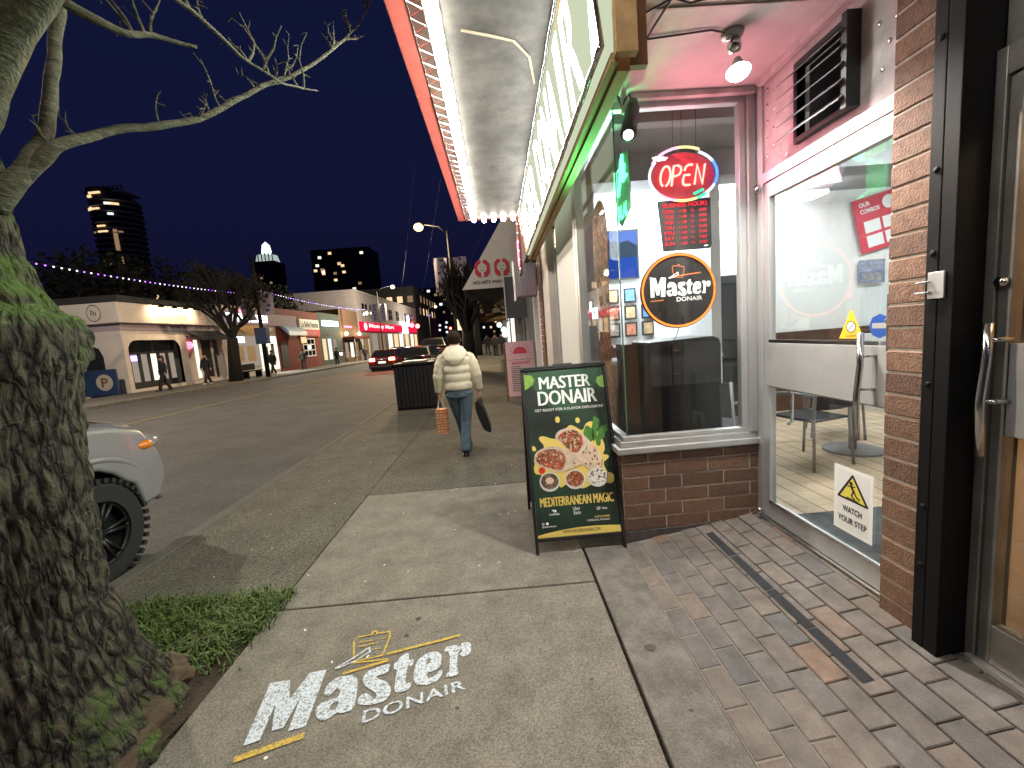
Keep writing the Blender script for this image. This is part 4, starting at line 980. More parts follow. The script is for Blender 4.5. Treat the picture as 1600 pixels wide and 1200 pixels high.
for i in range(14): t.fbox(qf, .1, .3 + .25 * random.random(), .8 - i * .045, .815 - i * .045, .001, .004)
t.build('menu_lines', 'black_print', pb)

# ================================================================ TREE BY THE KERB
def bark_material():
    m = mat('tree_bark', (.1, .085, .06), .95); nt = m.node_tree; N = nt.nodes; L = nt.links; b = N['Principled BSDF']
    g = N.new('ShaderNodeNewGeometry')
    def noi(scale, stretch, det=8):
        mp = N.new('ShaderNodeMapping'); mp.inputs['Scale'].default_value = stretch; L.new(g.outputs['Position'], mp.inputs[0])
        n = N.new('ShaderNodeTexNoise'); n.inputs['Scale'].default_value = scale; n.inputs['Detail'].default_value = det; n.inputs['Roughness'].default_value = .65; L.new(mp.outputs[0], n.inputs[0]); return n
    # plates split by crooked vertical cracks
    dz = noi(7, (1, 1, .6), 4); dv = N.new('ShaderNodeVectorMath'); dv.operation = 'MULTIPLY_ADD'; dv.inputs[1].default_value = (.07, .07, .12)
    L.new(dz.outputs['Color'], dv.inputs[0]); L.new(g.outputs['Position'], dv.inputs[2])
    mp = N.new('ShaderNodeMapping'); mp.inputs['Scale'].default_value = (24, 24, 7.5); L.new(dv.outputs[0], mp.inputs[0])
    vo = N.new('ShaderNodeTexVoronoi'); vo.feature = 'DISTANCE_TO_EDGE'; vo.inputs['Scale'].default_value = 1.0; L.new(mp.outputs[0], vo.inputs['Vector'])
    ck = N.new('ShaderNodeMapRange'); ck.inputs['From Min'].default_value = .0; ck.inputs['From Max'].default_value = .28; L.new(vo.outputs['Distance'], ck.inputs[0])
    fn = noi(45, (1, 1, .5)); cm = N.new('ShaderNodeMath'); cm.operation = 'MULTIPLY'; L.new(ck.outputs[0], cm.inputs[0]); L.new(fn.outputs['Fac'], cm.inputs[1])
    cr = N.new('ShaderNodeValToRGB'); e = cr.color_ramp.elements
    e[0].position = .05; e[0].color = (.008, .006, .005, 1); e[1].position = .62; e[1].color = (.105, .09, .06, 1)
    L.new(cm.outputs[0], cr.inputs[0])
    # moss where the bark turns up and in patches
    n2 = noi(5, (1, 1, 1)); sp = N.new('ShaderNodeSeparateXYZ'); L.new(g.outputs['Normal'], sp.inputs[0])
    ad = N.new('ShaderNodeMath'); ad.operation = 'MULTIPLY_ADD'; ad.inputs[1].default_value = .55; L.new(sp.outputs['Z'], ad.inputs[0])
    pz = N.new('ShaderNodeSeparateXYZ'); L.new(g.outputs['Position'], pz.inputs[0]); hz = N.new('ShaderNodeMapRange'); hz.inputs['From Min'].default_value = 1.2; hz.inputs['From Max'].default_value = 1.8; hz.inputs['To Min'].default_value = -.12; hz.inputs['To Max'].default_value = .12; L.new(pz.outputs['Z'], hz.inputs[0])
    a2 = N.new('ShaderNodeMath'); L.new(hz.outputs[0], a2.inputs[0]); L.new(n2.outputs['Fac'], a2.inputs[1]); L.new(a2.outputs[0], ad.inputs[2])
    mr = N.new('ShaderNodeMapRange'); mr.inputs['From Min'].default_value = .62; mr.inputs['From Max'].default_value = .85; L.new(ad.outputs[0], mr.inputs[0])
    mx = N.new('ShaderNodeMix'); mx.data_type = 'RGBA'; mx.inputs[7].default_value = (.055, .09, .016, 1); L.new(mr.outputs[0], mx.inputs[0]); L.new(cr.outputs[0], mx.inputs[6])
    # pale horizontal lenticels
    n3 = noi(16, (.5, .5, 4.5), 3); cr2 = N.new('ShaderNodeValToRGB'); e = cr2.color_ramp.elements; e[0].position = .63; e[0].color = (0, 0, 0, 1); e[1].position = .7; e[1].color = (.45, .45, .45, 1); L.new(n3.outputs['Fac'], cr2.inputs[0])
    mx2 = N.new('ShaderNodeMix'); mx2.data_type = 'RGBA'; mx2.inputs[7].default_value = (.2, .18, .14, 1); L.new(cr2.outputs[0], mx2.inputs[0]); L.new(mx.outputs[2], mx2.inputs[6])
    L.new(mx2.outputs[2], b.inputs['Base Color'])
    bp = N.new('ShaderNodeBump'); bp.inputs['Strength'].default_value = 1; bp.inputs['Distance'].default_value = .03; L.new(cm.outputs[0], bp.inputs['Height']); L.new(bp.outputs[0], b.inputs['Normal'])
bark_material()
mat('branch_bark', (.085, .078, .05), .85, var=.65, vscale=13, stretch=(1, 1, 3.5), bump=.8, bscale=35, speck=.25, sscale=140)
mat('root_wood', (.07, .045, .026), .9, var=.4, vscale=12, bump=.8, bscale=50)
tree = thing('street_tree', 'thick mossy cherry tree trunk with bare pale branches by the kerb', 'tree', (-2.08, 1.62, 0))
prof = [(-.1, .62), (0, .52), (.08, .455), (.18, .41), (.34, .36), (.64, .295), (.93, .298), (1.22, .315), (1.5, .35), (1.64, .385), (1.72, .395), (1.77, .385), (1.83, .335), (1.92, .305), (2.05, .275), (2.2, .27), (2.35, .27), (2.5, .25), (2.62, .2), (2.72, .12)]
def pr_(z):
    for (a, ra), (b_, rb) in zip(prof, prof[1:]):
        if a <= z <= b_:
            t_ = (z - a) / (b_ - a); t_ = t_ * t_ * (3 - 2 * t_); return ra + (rb - ra) * t_
    return prof[-1][1]
t = MB(); NU, NV = 260, 260; vs = []; fs = []
for j in range(NV + 1):
    z = -.1 + 2.82 * j / NV
    for i in range(NU):
        a = 2 * math.pi * i / NU; r = pr_(z)
        fl_ = max(0, 1 - z / .7)
        r += fl_ ** 2 * .2 * max(0, noise.noise(V(math.cos(a) * 1.6 + 2, math.sin(a) * 1.6, .3))) + fl_ * .05 * noise.noise(V(math.cos(a) * 3, math.sin(a) * 3, z * 2))
        q = V(math.cos(a) * 12, math.sin(a) * 12, z * 4.2 + .5 * math.sin(a * 3))
        ridge = 1 - abs(noise.noise(q)) * 2
        amp = .02 if z < 1.75 else .012
        r += amp * (ridge - .5) + .02 * noise.noise(V(math.cos(a) * 26, math.sin(a) * 26, z * 11)) + .03 * noise.noise(V(math.cos(a) * 2, math.sin(a) * 2, z * 1.6 + 7))
        if 1.6 < z < 1.8: r += .05 * noise.noise(V(math.cos(a) * 4, math.sin(a) * 4, 5))
        vs.append((-2.08 + .02 * math.sin(z * 2) + r * math.cos(a), 1.62 + r * math.sin(a), z))
for j in range(NV):
    for i in range(NU): fs.append((j * NU + i, j * NU + (i + 1) % NU, (j + 1) * NU + (i + 1) % NU, (j + 1) * NU + i))
t.add(vs, fs).build('trunk', 'tree_bark', tree, True)
def limb(pts, rads, nm='branch', m='branch_bark', parent=tree, n=10, wob=.01, steps=6):
    P = [Vector(p) for p in pts]; out = []; rr = []
    for i in range(len(P) - 1):
        p0 = P[max(i - 1, 0)]; p1 = P[i]; p2 = P[i + 1]; p3 = P[min(i + 2, len(P) - 1)]
        for k_ in range(steps):
            u = k_ / steps
            q = .5 * ((2 * p1) + (-p0 + p2) * u + (2 * p0 - 5 * p1 + 4 * p2 - p3) * u * u + (-p0 + 3 * p1 - 3 * p2 + p3) * u ** 3)
            out.append(q + Vector((noise.noise(q * 9), noise.noise(q * 9 + V(5, 0, 0)), noise.noise(q * 9 + V(0, 7, 0)))) * wob)
            rr.append((rads[i] + (rads[i + 1] - rads[i]) * u) * (1 + .12 * noise.noise(q * 14)))
    out.append(P[-1]); rr.append(rads[-1])
    return MB().tube(out, rr, n).build(nm, m, parent, True), out
limb([(-1.98, 1.62, 2.3), (-1.8, 1.58, 2.48), (-1.55, 1.52, 2.66), (-1.2, 1.42, 2.86), (-.95, 1.35, 3.1), (-.7, 1.3, 3.6)], [.17, .125, .09, .078, .07, .06])
limb([(-2.1, 1.58, 2.35), (-1.95, 1.5, 2.62), (-1.75, 1.4, 2.85), (-1.5, 1.3, 3.1), (-1.35, 1.25, 3.6)], [.2, .15, .12, .1, .08])
limb([(-1.86, 1.7, 2.2), (-1.74, 1.75, 2.36), (-1.70, 1.8, 2.5), (-1.67, 1.83, 2.7), (-1.6, 1.85, 3.0), (-1.5, 1.8, 3.4)], [.05, .03, .025, .022, .02, .016])
br, path = limb([(-1.9, 1.7, 2.2), (-1.72, 1.76, 2.36), (-1.64, 1.8, 2.45), (-1.55, 1.95, 2.56), (-1.35, 2.2, 2.72), (-1.16, 2.4, 2.95), (-.95, 2.6, 3.16), (-.74, 2.8, 3.46), (-.62, 2.95, 3.75)], [.05, .028, .021, .0165, .014, .012, .0095, .006, .003])
def twigs(path, n, ln_=.28, seed=1, parent=tree, r0=.006, i0=6):
    rnd_ = random.Random(seed)
    for k_ in range(n):
        i = rnd_.randrange(i0, len(path) - 2); p = path[i]
        d = V(rnd_.uniform(-.6, .6), rnd_.uniform(-.6, .4), rnd_.uniform(.2, 1)).normalized(); l = ln_ * rnd_.uniform(.25, 1)
        pts = [p]
        for s_ in range(4):
            d = (d + V(rnd_.uniform(-.5, .5), rnd_.uniform(-.5, .5), rnd_.uniform(-.25, .35))).normalized(); pts.append(pts[-1] + d * l / 4)
        tw = MB().tube(pts, [r0, r0 * .85, r0 * .7, r0 * .5, r0 * .35], 5)
        for q in pts[1:]:
            dd = V(rnd_.uniform(-1, 1), rnd_.uniform(-1, 1), rnd_.uniform(-.5, 1)).normalized() * rnd_.uniform(.012, .05)
            tw.tube([q, q + dd], [r0 * .5, r0 * .3], 4)
        tw.build('twig', 'branch_bark', parent)
twigs(path, 15, .2, 3); twigs(path[18:], 8, .24, 8, i0=2)
b2, p2 = limb([(-1.18, 1.42, 2.87), (-1.05, 1.75, 2.86), (-.98, 2.0, 2.83), (-.92, 2.2, 2.85), (-.86, 2.45, 2.95)], [.014, .008, .006, .005, .003]); twigs(p2, 9, .25, 5)
b3, p3 = limb([(-.95, 1.35, 3.1), (-.9, 1.7, 3.12), (-.75, 2.0, 3.16), (-.55, 2.3, 3.32)], [.03, .021, .017, .012]); twigs(p3, 5, .25, 6)
b4, p4 = limb([(-1.35, 1.48, 2.76), (-1.25, 1.65, 2.74), (-1.18, 1.75, 2.78), (-1.1, 1.85, 2.8)], [.02, .012, .009, .005]); twigs(p4, 5, .2, 9, i0=3)
for (cx_, cy_, sx_, sy_, sz_, rz_) in ((-1.63, 1.58, .08, .3, .06, .25), (-1.76, 1.96, .08, .15, .045, .8)):
    t = MB().sph((0, 0, 0), 1, (1, 1, 1), 40, 26)
    o_ = []
    for (x, y, z) in t.v:
        k_ = 1 + .35 * noise.noise(V(x * 1.5 + cx_, y * 4, z * 1.5)) + .18 * noise.noise(V(x * 5, y * 11, z * 5))
        x, y, z = x * sx_ * k_, y * sy_ * k_, z * sz_ * k_
        o_.append((cx_ + x * math.cos(rz_) - y * math.sin(rz_), cy_ + x * math.sin(rz_) + y * math.cos(rz_), .03 + z))
    t.v = o_
    o = t.build('exposed_root', 'root_wood', tree, True); o['label'] = 'pale torn root wood at the trunk base'

# ================================================================ VEHICLES
def arch(yc, zc, r, n=12):  # points of a wheel arch, walked along the underside from rear to front
    return [(yc + r * math.cos(math.pi - math.pi * i / n), zc + r * math.sin(math.pi - math.pi * i / n)) for i in range(n + 1)]
def make_car(name, label, loc, rz, paint, L_=4.5, W_=1.84, suv=False, wheel_r=.33, group=None, tail='tail_off', head='lens', tread=False, zoff=0.0):
    e = thing(name, label, 'car', loc, group, local=True, rz=rz)
    gz = .2 if suv else 0
    ya = -.86 if suv else -.80; yb = -L_ + .95; ra = wheel_r + (.15 if suv else .06); zc = wheel_r
    zb = .24 + gz * 1.2
    pts = [(-.12, zb + .02), (-.02, zb + .16), (0, .62 + gz), (-.03, .76 + gz), (-.16, .86 + gz * 1.6), (-.5, .93 + gz * 1.7), (-1.25, 1.0 + gz * 1.7), (-L_ + .5, 1.04 + gz * 1.6), (-L_ + .08, 1.0 + gz), (-L_, .85 + gz), (-L_ + .02, .5 + gz), (-L_ + .15, zb)]
    pts += [(yb - ra, zb)] + arch(yb, zc, ra)[1:-1] + [(yb + ra, zb)] + [(ya - ra, zb)] + arch(ya, zc, ra)[1:-1] + [(ya + ra, zb)]
    n = len(pts); NS = 13; m_ = MB()
    for s_ in range(NS):
        u = -1 + 2 * s_ / (NS - 1); au = abs(u)
        for (y, z) in pts:
            yy = y; zz = z
            if y > -1.1: yy = y - .2 * au ** 3.2 * min(1, (y + 1.1) / .9)
            if y < -L_ + .8: yy = y + .2 * au ** 3.2 * min(1, (-L_ + .8 - y) / .7)
            x = u * W_ / 2
            if z > .75: zz = z - .07 * au ** 5; x *= 1 - .05 * max(0, (z - .75))
            if z < .45: x *= .985
            if -2.6 < y < -L_ + 1.6 and .4 < z: x *= .985
            m_.v.append((x, yy, zz))
    for s_ in range(NS - 1):
        for i in range(n): m_.f.append([s_ * n + i, s_ * n + (i + 1) % n, (s_ + 1) * n + (i + 1) % n, (s_ + 1) * n + i])
    m_.f.append(list(range(n))); m_.f.append([(NS - 1) * n + i for i in range(n)][::-1])
    body = m_.build('body', paint, e, False, bevel=.045, seg=3)
    body.data.polygons.foreach_set('use_smooth', [True] * len(body.data.polygons))
    bm = bmesh.new(); bm.from_mesh(body.data); bmesh.ops.recalc_face_normals(bm, faces=bm.faces[:]); bm.to_mesh(body.data); bm.free()
    body.modifiers.new('wn', 'WEIGHTED_NORMAL')
    MB().box(-W_ / 2 + .28, W_ / 2 - .28, -L_ + .2, -.2, zb - .04, .75).build('underbody', 'black_plastic', e)
    # cabin
    zt = 1.46 if not suv else 1.88; z0 = .98 + gz * 1.6
    gp_ = [(-1.15, z0), (-1.85, zt - .06), (-2.2, zt), (-L_ + (1.0 if not suv else .45), zt - .02), (-L_ + (.35 if not suv else .12), z0)]
    def wx(z): return W_ / 2 - .06 - .22 * (z - z0) / (zt - z0)
    g_ = MB(); k_ = len(gp_)
    g_.add([(-wx(z), y, z) for y, z in gp_] + [(wx(z), y, z) for y, z in gp_], [list(range(k_)), list(range(k_, 2 * k_))[::-1]] + [(i, k_ + i, k_ + (i + 1) % k_, (i + 1) % k_) for i in range(k_)])
    g_.build('cabin', paint, e, bevel=.04, seg=3)
    def q3(a, b_, c_, d_, nm):
        MB().add([a, b_, c_, d_], [(0, 1, 2, 3)]).build(nm, 'car_glass', e)
    zz0 = z0 + .05; zz1 = zt - .1
    for sx in (-1, 1):
        X = lambda z: sx * (wx(z) + .006)
        q3((X(zz0), -1.4, zz0), (X(zz1), -1.92, zz1), (X(zz1), -2.75, zz1), (X(zz0), -2.75, zz0), 'side_window')
        q3((X(zz0), -2.83, zz0), (X(zz1), -2.83, zz1), (X(zz1), -L_ + (1.15 if not suv else .75), zz1), (X(zz0), -L_ + .6, zz0), 'side_window')
    def slant(y0, z0_, y1, z1_, nm, off):
        q3((-wx(z0_) + .1, y0 + off, z0_ + .006), (wx(z0_) - .1, y0 + off, z0_ + .006), (wx(z1_) - .08, y1 + off, z1_ + .006), (-wx(z1_) + .08, y1 + off, z1_ + .006), nm)
    slant(-1.2, z0 + .04, -1.8, zt - .1, 'windscreen', .012)
    yr0, yr1 = gp_[4][0], gp_[3][0]
    slant(yr0 + (yr1 - yr0) * .1, z0 + (zt - .02 - z0) * .1, yr0 + (yr1 - yr0) * .85, z0 + (zt - .02 - z0) * .85, 'rear_window', -.012)
    # lamps, plate, grille
    for sx in (-1, 1):
        h = MB(); zc_ = .74 + gz * 1.25
        h.sph((sx * (W_ / 2 - .15), -.30, zc_), .16, (.95, 1.1, .5), 18, 12)
        hl = h.build('headlight', head, e, True)
        MB().sph((sx * (W_ / 2 - .06), -.35, zc_ - .005), .1, (.75, 1.0, .5), 14, 10).build('indicator', 'amber', hl, True)
        MB().box(sx * (W_ / 2 - .3) - .16, sx * (W_ / 2 - .3) + .16, -L_ - .012, -L_ + .16, .78 + gz, .95 + gz).build('tail_light', tail, e, bevel=.03)
    MB().box(-W_ / 2 + .5, W_ / 2 - .5, -.05, .004, .55 + gz, .72 + gz).build('grille', 'black_plastic', e)
    MB().box(-.22, .22, -L_ - .015, -L_ + .02, .62 + gz, .74 + gz).build('number_plate', 'plate', e)
    MB().box(-W_ / 2 + .1, W_ / 2 - .1, -L_ - .03, -L_ + .1, .34 + gz, .5 + gz).build('rear_bumper', 'black_plastic', e, bevel=.03)
    if suv: MB().box(-W_ / 2 + .25, W_ / 2 - .25, -.1, .012, .4 + gz, .54 + gz).build('front_bumper_insert', 'black_plastic', e, bevel=.02)
    if suv:
        for yc in (ya, yb):
            for sx in (-1, 1):
                fl2 = MB(); fl2.tube([(sx * (W_ / 2 - .03), yc + (ra + .008) * math.cos(rad(a)), zc + (ra + .008) * math.sin(rad(a))) for a in range(8, 178, 7)], .028, 8); fl2.build('fender_flare', paint, e, True)
        for sx in (-1, 1): MB().tube([(sx * (W_ / 2 - .2), -.3, 1.165), (sx * (W_ / 2 - .16), -.7, 1.275), (sx * (W_ / 2 - .14), -1.25, 1.335)], .008, 6).build('bonnet_gap', 'black_plastic', e)
        for sx in (-1, 1): MB().box(sx * (W_ / 2 - .03) - .02, sx * (W_ / 2 - .03) + .02, -1.5, -1.492, .55, 1.2).build('door_gap', 'black_plastic', e)
    for yc in (ya, yb):
        for sx in (-1, 1):
            wxx = sx * (W_ / 2 - (.15 if suv else .12)); hw = .125 if suv else .1; r_ = wheel_r
            ty = MB(); prof_ = [(-hw, r_ * .62), (-hw, r_ * .9), (-hw * .8, r_ * .985), (-hw * .3, r_), (hw * .3, r_), (hw * .8, r_ * .985), (hw, r_ * .9), (hw, r_ * .62)]
            N_ = 36; vs = []; 
            for i in range(N_):
                a = 2 * math.pi * i / N_
                for (px, pr2) in prof_: vs.append((wxx + px, yc + pr2 * math.cos(a), zc + pr2 * math.sin(a)))
            K = len(prof_)
            ty.add(vs, [(i * K + j, i * K + (j + 1) % K, ((i + 1) % N_) * K + (j + 1) % K, ((i + 1) % N_) * K + j) for i in range(N_) for j in range(K)])
            if tread:
                for i in range(40):
                    a = 2 * math.pi * i / 40
                    for sgn in (-1, 1):
                        f_ = Fr((wxx + sgn * hw * .62, yc + (r_ + .0) * math.cos(a + sgn * .04), zc + r_ * math.sin(a + sgn * .04)), (1, 0, 0), (0, -math.sin(a), math.cos(a)))
                        ty.fbox(f_, -hw * .42, hw * .42, -.017, .017, -.02, .012)
            wheel = ty.build('wheel', 'rubber', e)
            rm_ = MB(); rm_.cyl((wxx - sx * .05, yc, zc), (wxx + sx * .02, yc, zc), r_ * .58, r_ * .6, 28)
            rm_.build('rim_barrel', 'black_plastic', wheel)
            sp_ = MB(); xo = wxx + sx * hw * .75
            for i in range(6):
                for da in (-.13, .13):
                    a = 2 * math.pi * i / 6 + da
                    sp_.cyl((xo, yc + .05 * math.cos(a), zc + .05 * math.sin(a)), (xo, yc + r_ * .6 * math.cos(a), zc + r_ * .6 * math.sin(a)), .018, .016, 6)
            sp_.cyl((xo - sx * .03, yc, zc), (xo + sx * .02, yc, zc), .06, .05, 14)
            sp_.tube([(xo, yc + r_ * .61 * math.cos(2 * math.pi * i / 28), zc + r_ * .61 * math.sin(2 * math.pi * i / 28)) for i in range(29)], .014, 6)
            sp_.build('spokes', 'rim_black', wheel, True)
    return e
make_car('suv', 'silver off road car parked behind the mossy tree', (-4.06, 3.98, -.115), 0, 'car_silver', 4.6, 1.94, True, .41, tread=True)
make_car('braking_car', 'dark red car with bright red tail lights out in the road', (-7.35, 30.5, road_z(-7.3, 28) - .12), .02, 'car_red', 4.4, 1.8, tail='tail_red')
make_car('parked_car', 'black car parked at the kerb beyond the litter bin', (-4.3, 25.5, -.12), 0, 'car_black', 4.5, 1.84, group='cars along the kerb')
make_car('parked_car', 'second black car parked at the kerb, further up the street', (-4.3, 32.5, -.12), 0, 'car_black', 4.7, 1.88, True, .36, group='cars along the kerb')
make_car('far_car', 'far off car with red tail lights past the braking car', (-7.6, 52, road_z(-7.5, 50) - .1), 0, 'car_black', 4.4, 1.8, tail='tail_red', group='cars out in the road')
make_car('oncoming_car', 'far off car with white headlights near the opposite kerb', (-12.6, 50, road_z(-12, 50) - .05), math.pi, 'car_black', 4.4, 1.8, head='head_white', group='cars out in the road')

# ================================================================ PEOPLE
def skin_body(name, verts, edges, radii, m, parent, root=0, lev=2):
    me = bpy.data.meshes.new(name); me.from_pydata(verts, edges, []); me.update(); me.materials.append(MATS[m])
    o = bpy.data.objects.new(name, me); col.objects.link(o); o.parent = parent
    sk = o.modifiers.new('skin', 'SKIN'); sk.use_smooth_shade = True
    for i, sv in enumerate(me.skin_vertices[0].data): sv.radius = (radii[i], radii[i]) if not hasattr(radii[i], '__len__') else radii[i]; sv.use_root = (i == root)
    ss = o.modifiers.new('sub', 'SUBSURF'); ss.levels = ss.render_levels = lev
    return o
def path_interp(pts, n):
    P = [Vector(p) for p in pts]; L_ = [0]
    for a, c_ in zip(P, P[1:]): L_.append(L_[-1] + (c_ - a).length)
    out = []
    for i in range(n + 1):
        d = L_[-1] * i / n; k_ = 0
        while k_ < len(P) - 2 and L_[k_ + 1] < d: k_ += 1
        out.append((P[k_].lerp(P[k_ + 1], (d - L_[k_]) / max(1e-6, L_[k_ + 1] - L_[k_])), i / n))
    return out
def lerp_list(l, t_):
    x = t_ * (len(l) - 1); i = min(int(x), len(l) - 2); return l[i] + (l[i + 1] - l[i]) * (x - i)
def garment(mb, pts, rx, ry, n=16, rings=24, puffs=0, amp=.1, up=(1, 0, 0)):
    P = path_interp(pts, rings); RX = []; RY = []
    for p, t_ in P:
        k_ = 1 + (amp * (abs(math.sin(math.pi * puffs * t_)) ** .55 - .7) if puffs else .02 * noise.noise(p * 9))
        RX.append(lerp_list(rx, t_) * k_); RY.append(lerp_list(ry, t_) * k_)
    mb.tube([p for p, _ in P], RX, n, ry=RY, up=up)
def make_person(label, loc, rz, H, top='dark_cloth', legs='dark_cloth', shoes='dark_cloth', stride=.22, coat=.5, puff=0, hands=False, group=None, arms=((-.2, .0), (.2, .0)), feet=None, hairlen=0.0, hold=0.0, tw=1.0):
    e = thing('person', label, 'person', loc, group, local=True, rz=rz)
    h = H
    la = V(-.055 * h, .0, .5 * h); rb = V(.055 * h, 0, .5 * h)
    fl_, fr2 = feet if feet else ((-.05 * h, stride * h * .5), (.05 * h, -stride * h * .5))
    kL = V((la.x + fl_[0]) / 2, (fl_[1]) * .5 + .03 * h, .275 * h); kR = V((rb.x + fr2[0]) / 2, fr2[1] * .5 + .03 * h, .275 * h)
    aL = V(fl_[0], fl_[1], .045 * h); aR = V(fr2[0], fr2[1], .045 * h)
    sL = V(-.108 * h * tw, -.005 * h, .782 * h); sR = V(.108 * h * tw, -.005 * h, .782 * h)
    (lx, ly), (rx_, ry_) = arms
    eL = V(sL.x - .03 * h + lx * .1 * h, ly * h * .4 - .01 * h, .645 * h); eR = V(sR.x + .03 * h + rx_ * .1 * h, ry_ * h * .4 - .01 * h, .645 * h)
    wL = V(eL.x - .0 * h + lx * .1 * h, ly * h + .02 * h, .515 * h + hold); wR = V(eR.x + .0 * h + rx_ * .1 * h, ry_ * h + .02 * h, .515 * h)
    vs = [V(0, 0, .53 * h), V(0, 0, .66 * h), V(0, -.005 * h, .79 * h), V(0, .0, .855 * h), V(0, .012 * h, .905 * h), V(0, .01 * h, .955 * h), la, kL, aL, V(aL.x, aL.y + .07 * h, .02 * h), rb, kR, aR, V(aR.x, aR.y + .07 * h, .02 * h), sL, eL, wL, sR, eR, wR]
    ed = [(0, 1), (1, 2), (2, 3), (3, 4), (4, 5), (0, 6), (6, 7), (7, 8), (8, 9), (0, 10), (10, 11), (11, 12), (12, 13), (2, 14), (14, 15), (15, 16), (2, 17), (17, 18), (18, 19)]
    rd = [.075 * h, .07 * h, .07 * h, .034 * h, (.046 * h, .052 * h), (.042 * h, .048 * h), .05 * h, .034 * h, .024 * h, .02 * h, .05 * h, .034 * h, .024 * h, .02 * h, .035 * h, .026 * h, .017 * h, .035 * h, .026 * h, .017 * h]
    for w_, sgn in ((16, -1), (19, 1)):
        W0 = vs[w_]; p_ = len(vs); vs.append(W0 + V(0, .005 * h, -.035 * h)); ed.append((w_, p_)); rd.append(.016 * h)
        for f in range(4):
            y = (-.018 + .012 * f) * h; q = len(vs); ln_ = (.028, .033, .031, .024)[f] * h
            vs.append(W0 + V(sgn * .002 * h, y, -.052 * h)); vs.append(W0 + V(-sgn * .006 * h, y, -.052 * h - ln_)); ed += [(p_, q), (q, q + 1)]; rd += [.0055 * h, .0045 * h]
        q = len(vs); vs.append(W0 + V(-sgn * .008 * h, .02 * h, -.03 * h)); vs.append(W0 + V(-sgn * .012 * h, .028 * h, -.055 * h)); ed += [(w_, q), (q, q + 1)]; rd += [.006 * h, .005 * h]
    body = skin_body('body', vs, ed, rd, 'skin', e)
    f = MB(); f.sph((0, .062 * h, .918 * h), .012 * h, (.7, .8, 1.1), 8, 6).sph((-.05 * h, .01 * h, .925 * h), .016 * h, (.4, .7, 1), 8, 6).sph((.05 * h, .01 * h, .925 * h), .016 * h, (.4, .7, 1), 8, 6)
    f.build('face_features', 'skin', body, True)
    f = MB()
    for sx in (-1, 1): f.sph((sx * .018 * h, .053 * h, .93 * h), .006 * h, (1, .6, .7), 8, 5)
    f.build('eyes', 'black_print', body, True)
    f = MB(); f.sph((0, .054 * h, .89 * h), .011 * h, (1.2, .5, .35), 8, 5); f.build('mouth', 'red_print', body, True)
    hr = MB(); hr.sph((0, -.006 * h, .942 * h), .058 * h, (.98, 1.08, 1.0), 16, 10)
    if hairlen: garment(hr, [(0, -.03 * h, .95 * h), (0, -.05 * h, (.95 - hairlen) * h)], [.05 * h, .045 * h], [.035 * h, .03 * h], 12, 8)
    hr.build('hair', 'hair', body, True)
    j = MB()
    hem = coat * h
    garment(j, [(0, 0, hem), (0, 0, .66 * h), (0, -.004 * h, .78 * h), (0, -.004 * h, .835 * h), (0, 0, .86 * h)], [.112 * h * tw, .112 * h * tw, .118 * h * tw, .126 * h * tw, .045 * h], [.09 * h * tw, .088 * h * tw, .09 * h * tw, .075 * h * tw, .045 * h], 24, 44, puff, .12)
    for s_, e_, w_ in ((sL, eL, wL), (sR, eR, wR)):
        garment(j, [s_ + (V(0, 0, .012 * h)) - (s_ - V(0, 0, s_.z)) * .25, s_, e_, w_], [.03 * h * tw, .042 * h * tw, .04 * h * tw, .035 * h * tw, .028 * h], [.035 * h * tw, .05 * h * tw, .045 * h * tw, .038 * h * tw, .03 * h], 16, 40, puff + 1 if puff else 0, .09, (0, 1, 0))
    if puff:  # hood lying on the back
        garment(j, [(0, -.088 * h, .735 * h), (0, -.096 * h, .775 * h), (0, -.07 * h, .825 * h), (0, -.03 * h, .862 * h)], [.03 * h, .08 * h, .1 * h, .07 * h], [.01 * h, .016 * h, .02 * h, .032 * h], 20, 20, 0, .05)
    j.build('jacket', top, body, True)
    tr = MB()
    garment(tr, [(0, 0, .565 * h), (0, 0, .47 * h)], [.095 * h, .1 * h], [.075 * h, .08 * h], 20, 6)
    for hip, kn_, an in ((la, kL, aL), (rb, kR, aR)):
        garment(tr, [hip + V(0, 0, .02 * h), kn_, an - V(0, 0, .01 * h)], [.062 * h, .052 * h, .042 * h, .04 * h, .043 * h], [.07 * h, .056 * h, .045 * h, .042 * h, .046 * h], 16, 26, 0, 0, (1, 0, 0))
    tr.build('trousers', legs, body, True)
    for an in (aL, aR):
        s_ = MB(); s_.sph((an.x, an.y + .035 * h, .02 * h), .03 * h, (.85, 2.3, .75), 12, 8).box(an.x - .024 * h, an.x + .024 * h, an.y - .03 * h, an.y + .095 * h, 0, .012 * h)
        s_.build('shoe', shoes, body, True)
    return e, wL, wR
pe, wL, wR = make_person('person in a cream puffer jacket and jeans walking away with two bags', (-.58, 5.6, 0), .0, 1.68, 'puffer', 'denim', 'leather', puff=5, coat=.53, arms=((-.12, .02), (.12, .02)), feet=((.035, .22), (.03, -.1)), tw=1.0)
pb0 = V(-.58, 5.6, 0)
def bag_at(w): return pb0 + w
c0 = bag_at(wL); zt = c0.z - .10
bg = thing('paper_bag', 'small orange striped paper bag held in the left hand of the person', 'bag', (c0.x, c0.y, zt - .48))
MB().box(c0.x - .075, c0.x + .075, c0.y - .03, c0.y + .12, zt - .48, zt - .14).build('body', 'bag_orange', bg, bevel=.004)
t = MB()
for i in range(5): t.box(c0.x - .0765, c0.x + .0765, c0.y - .032, c0.y + .122, zt - .475 + i * .075, zt - .463 + i * .075)
for i in range(4):
    for k_ in range(3): t.box(c0.x - .06 + k_ * .045, c0.x - .035 + k_ * .045, c0.y - .0325, c0.y - .029, zt - .445 + i * .075, zt - .425 + i * .075)
t.build('print', 'tortilla', bg)
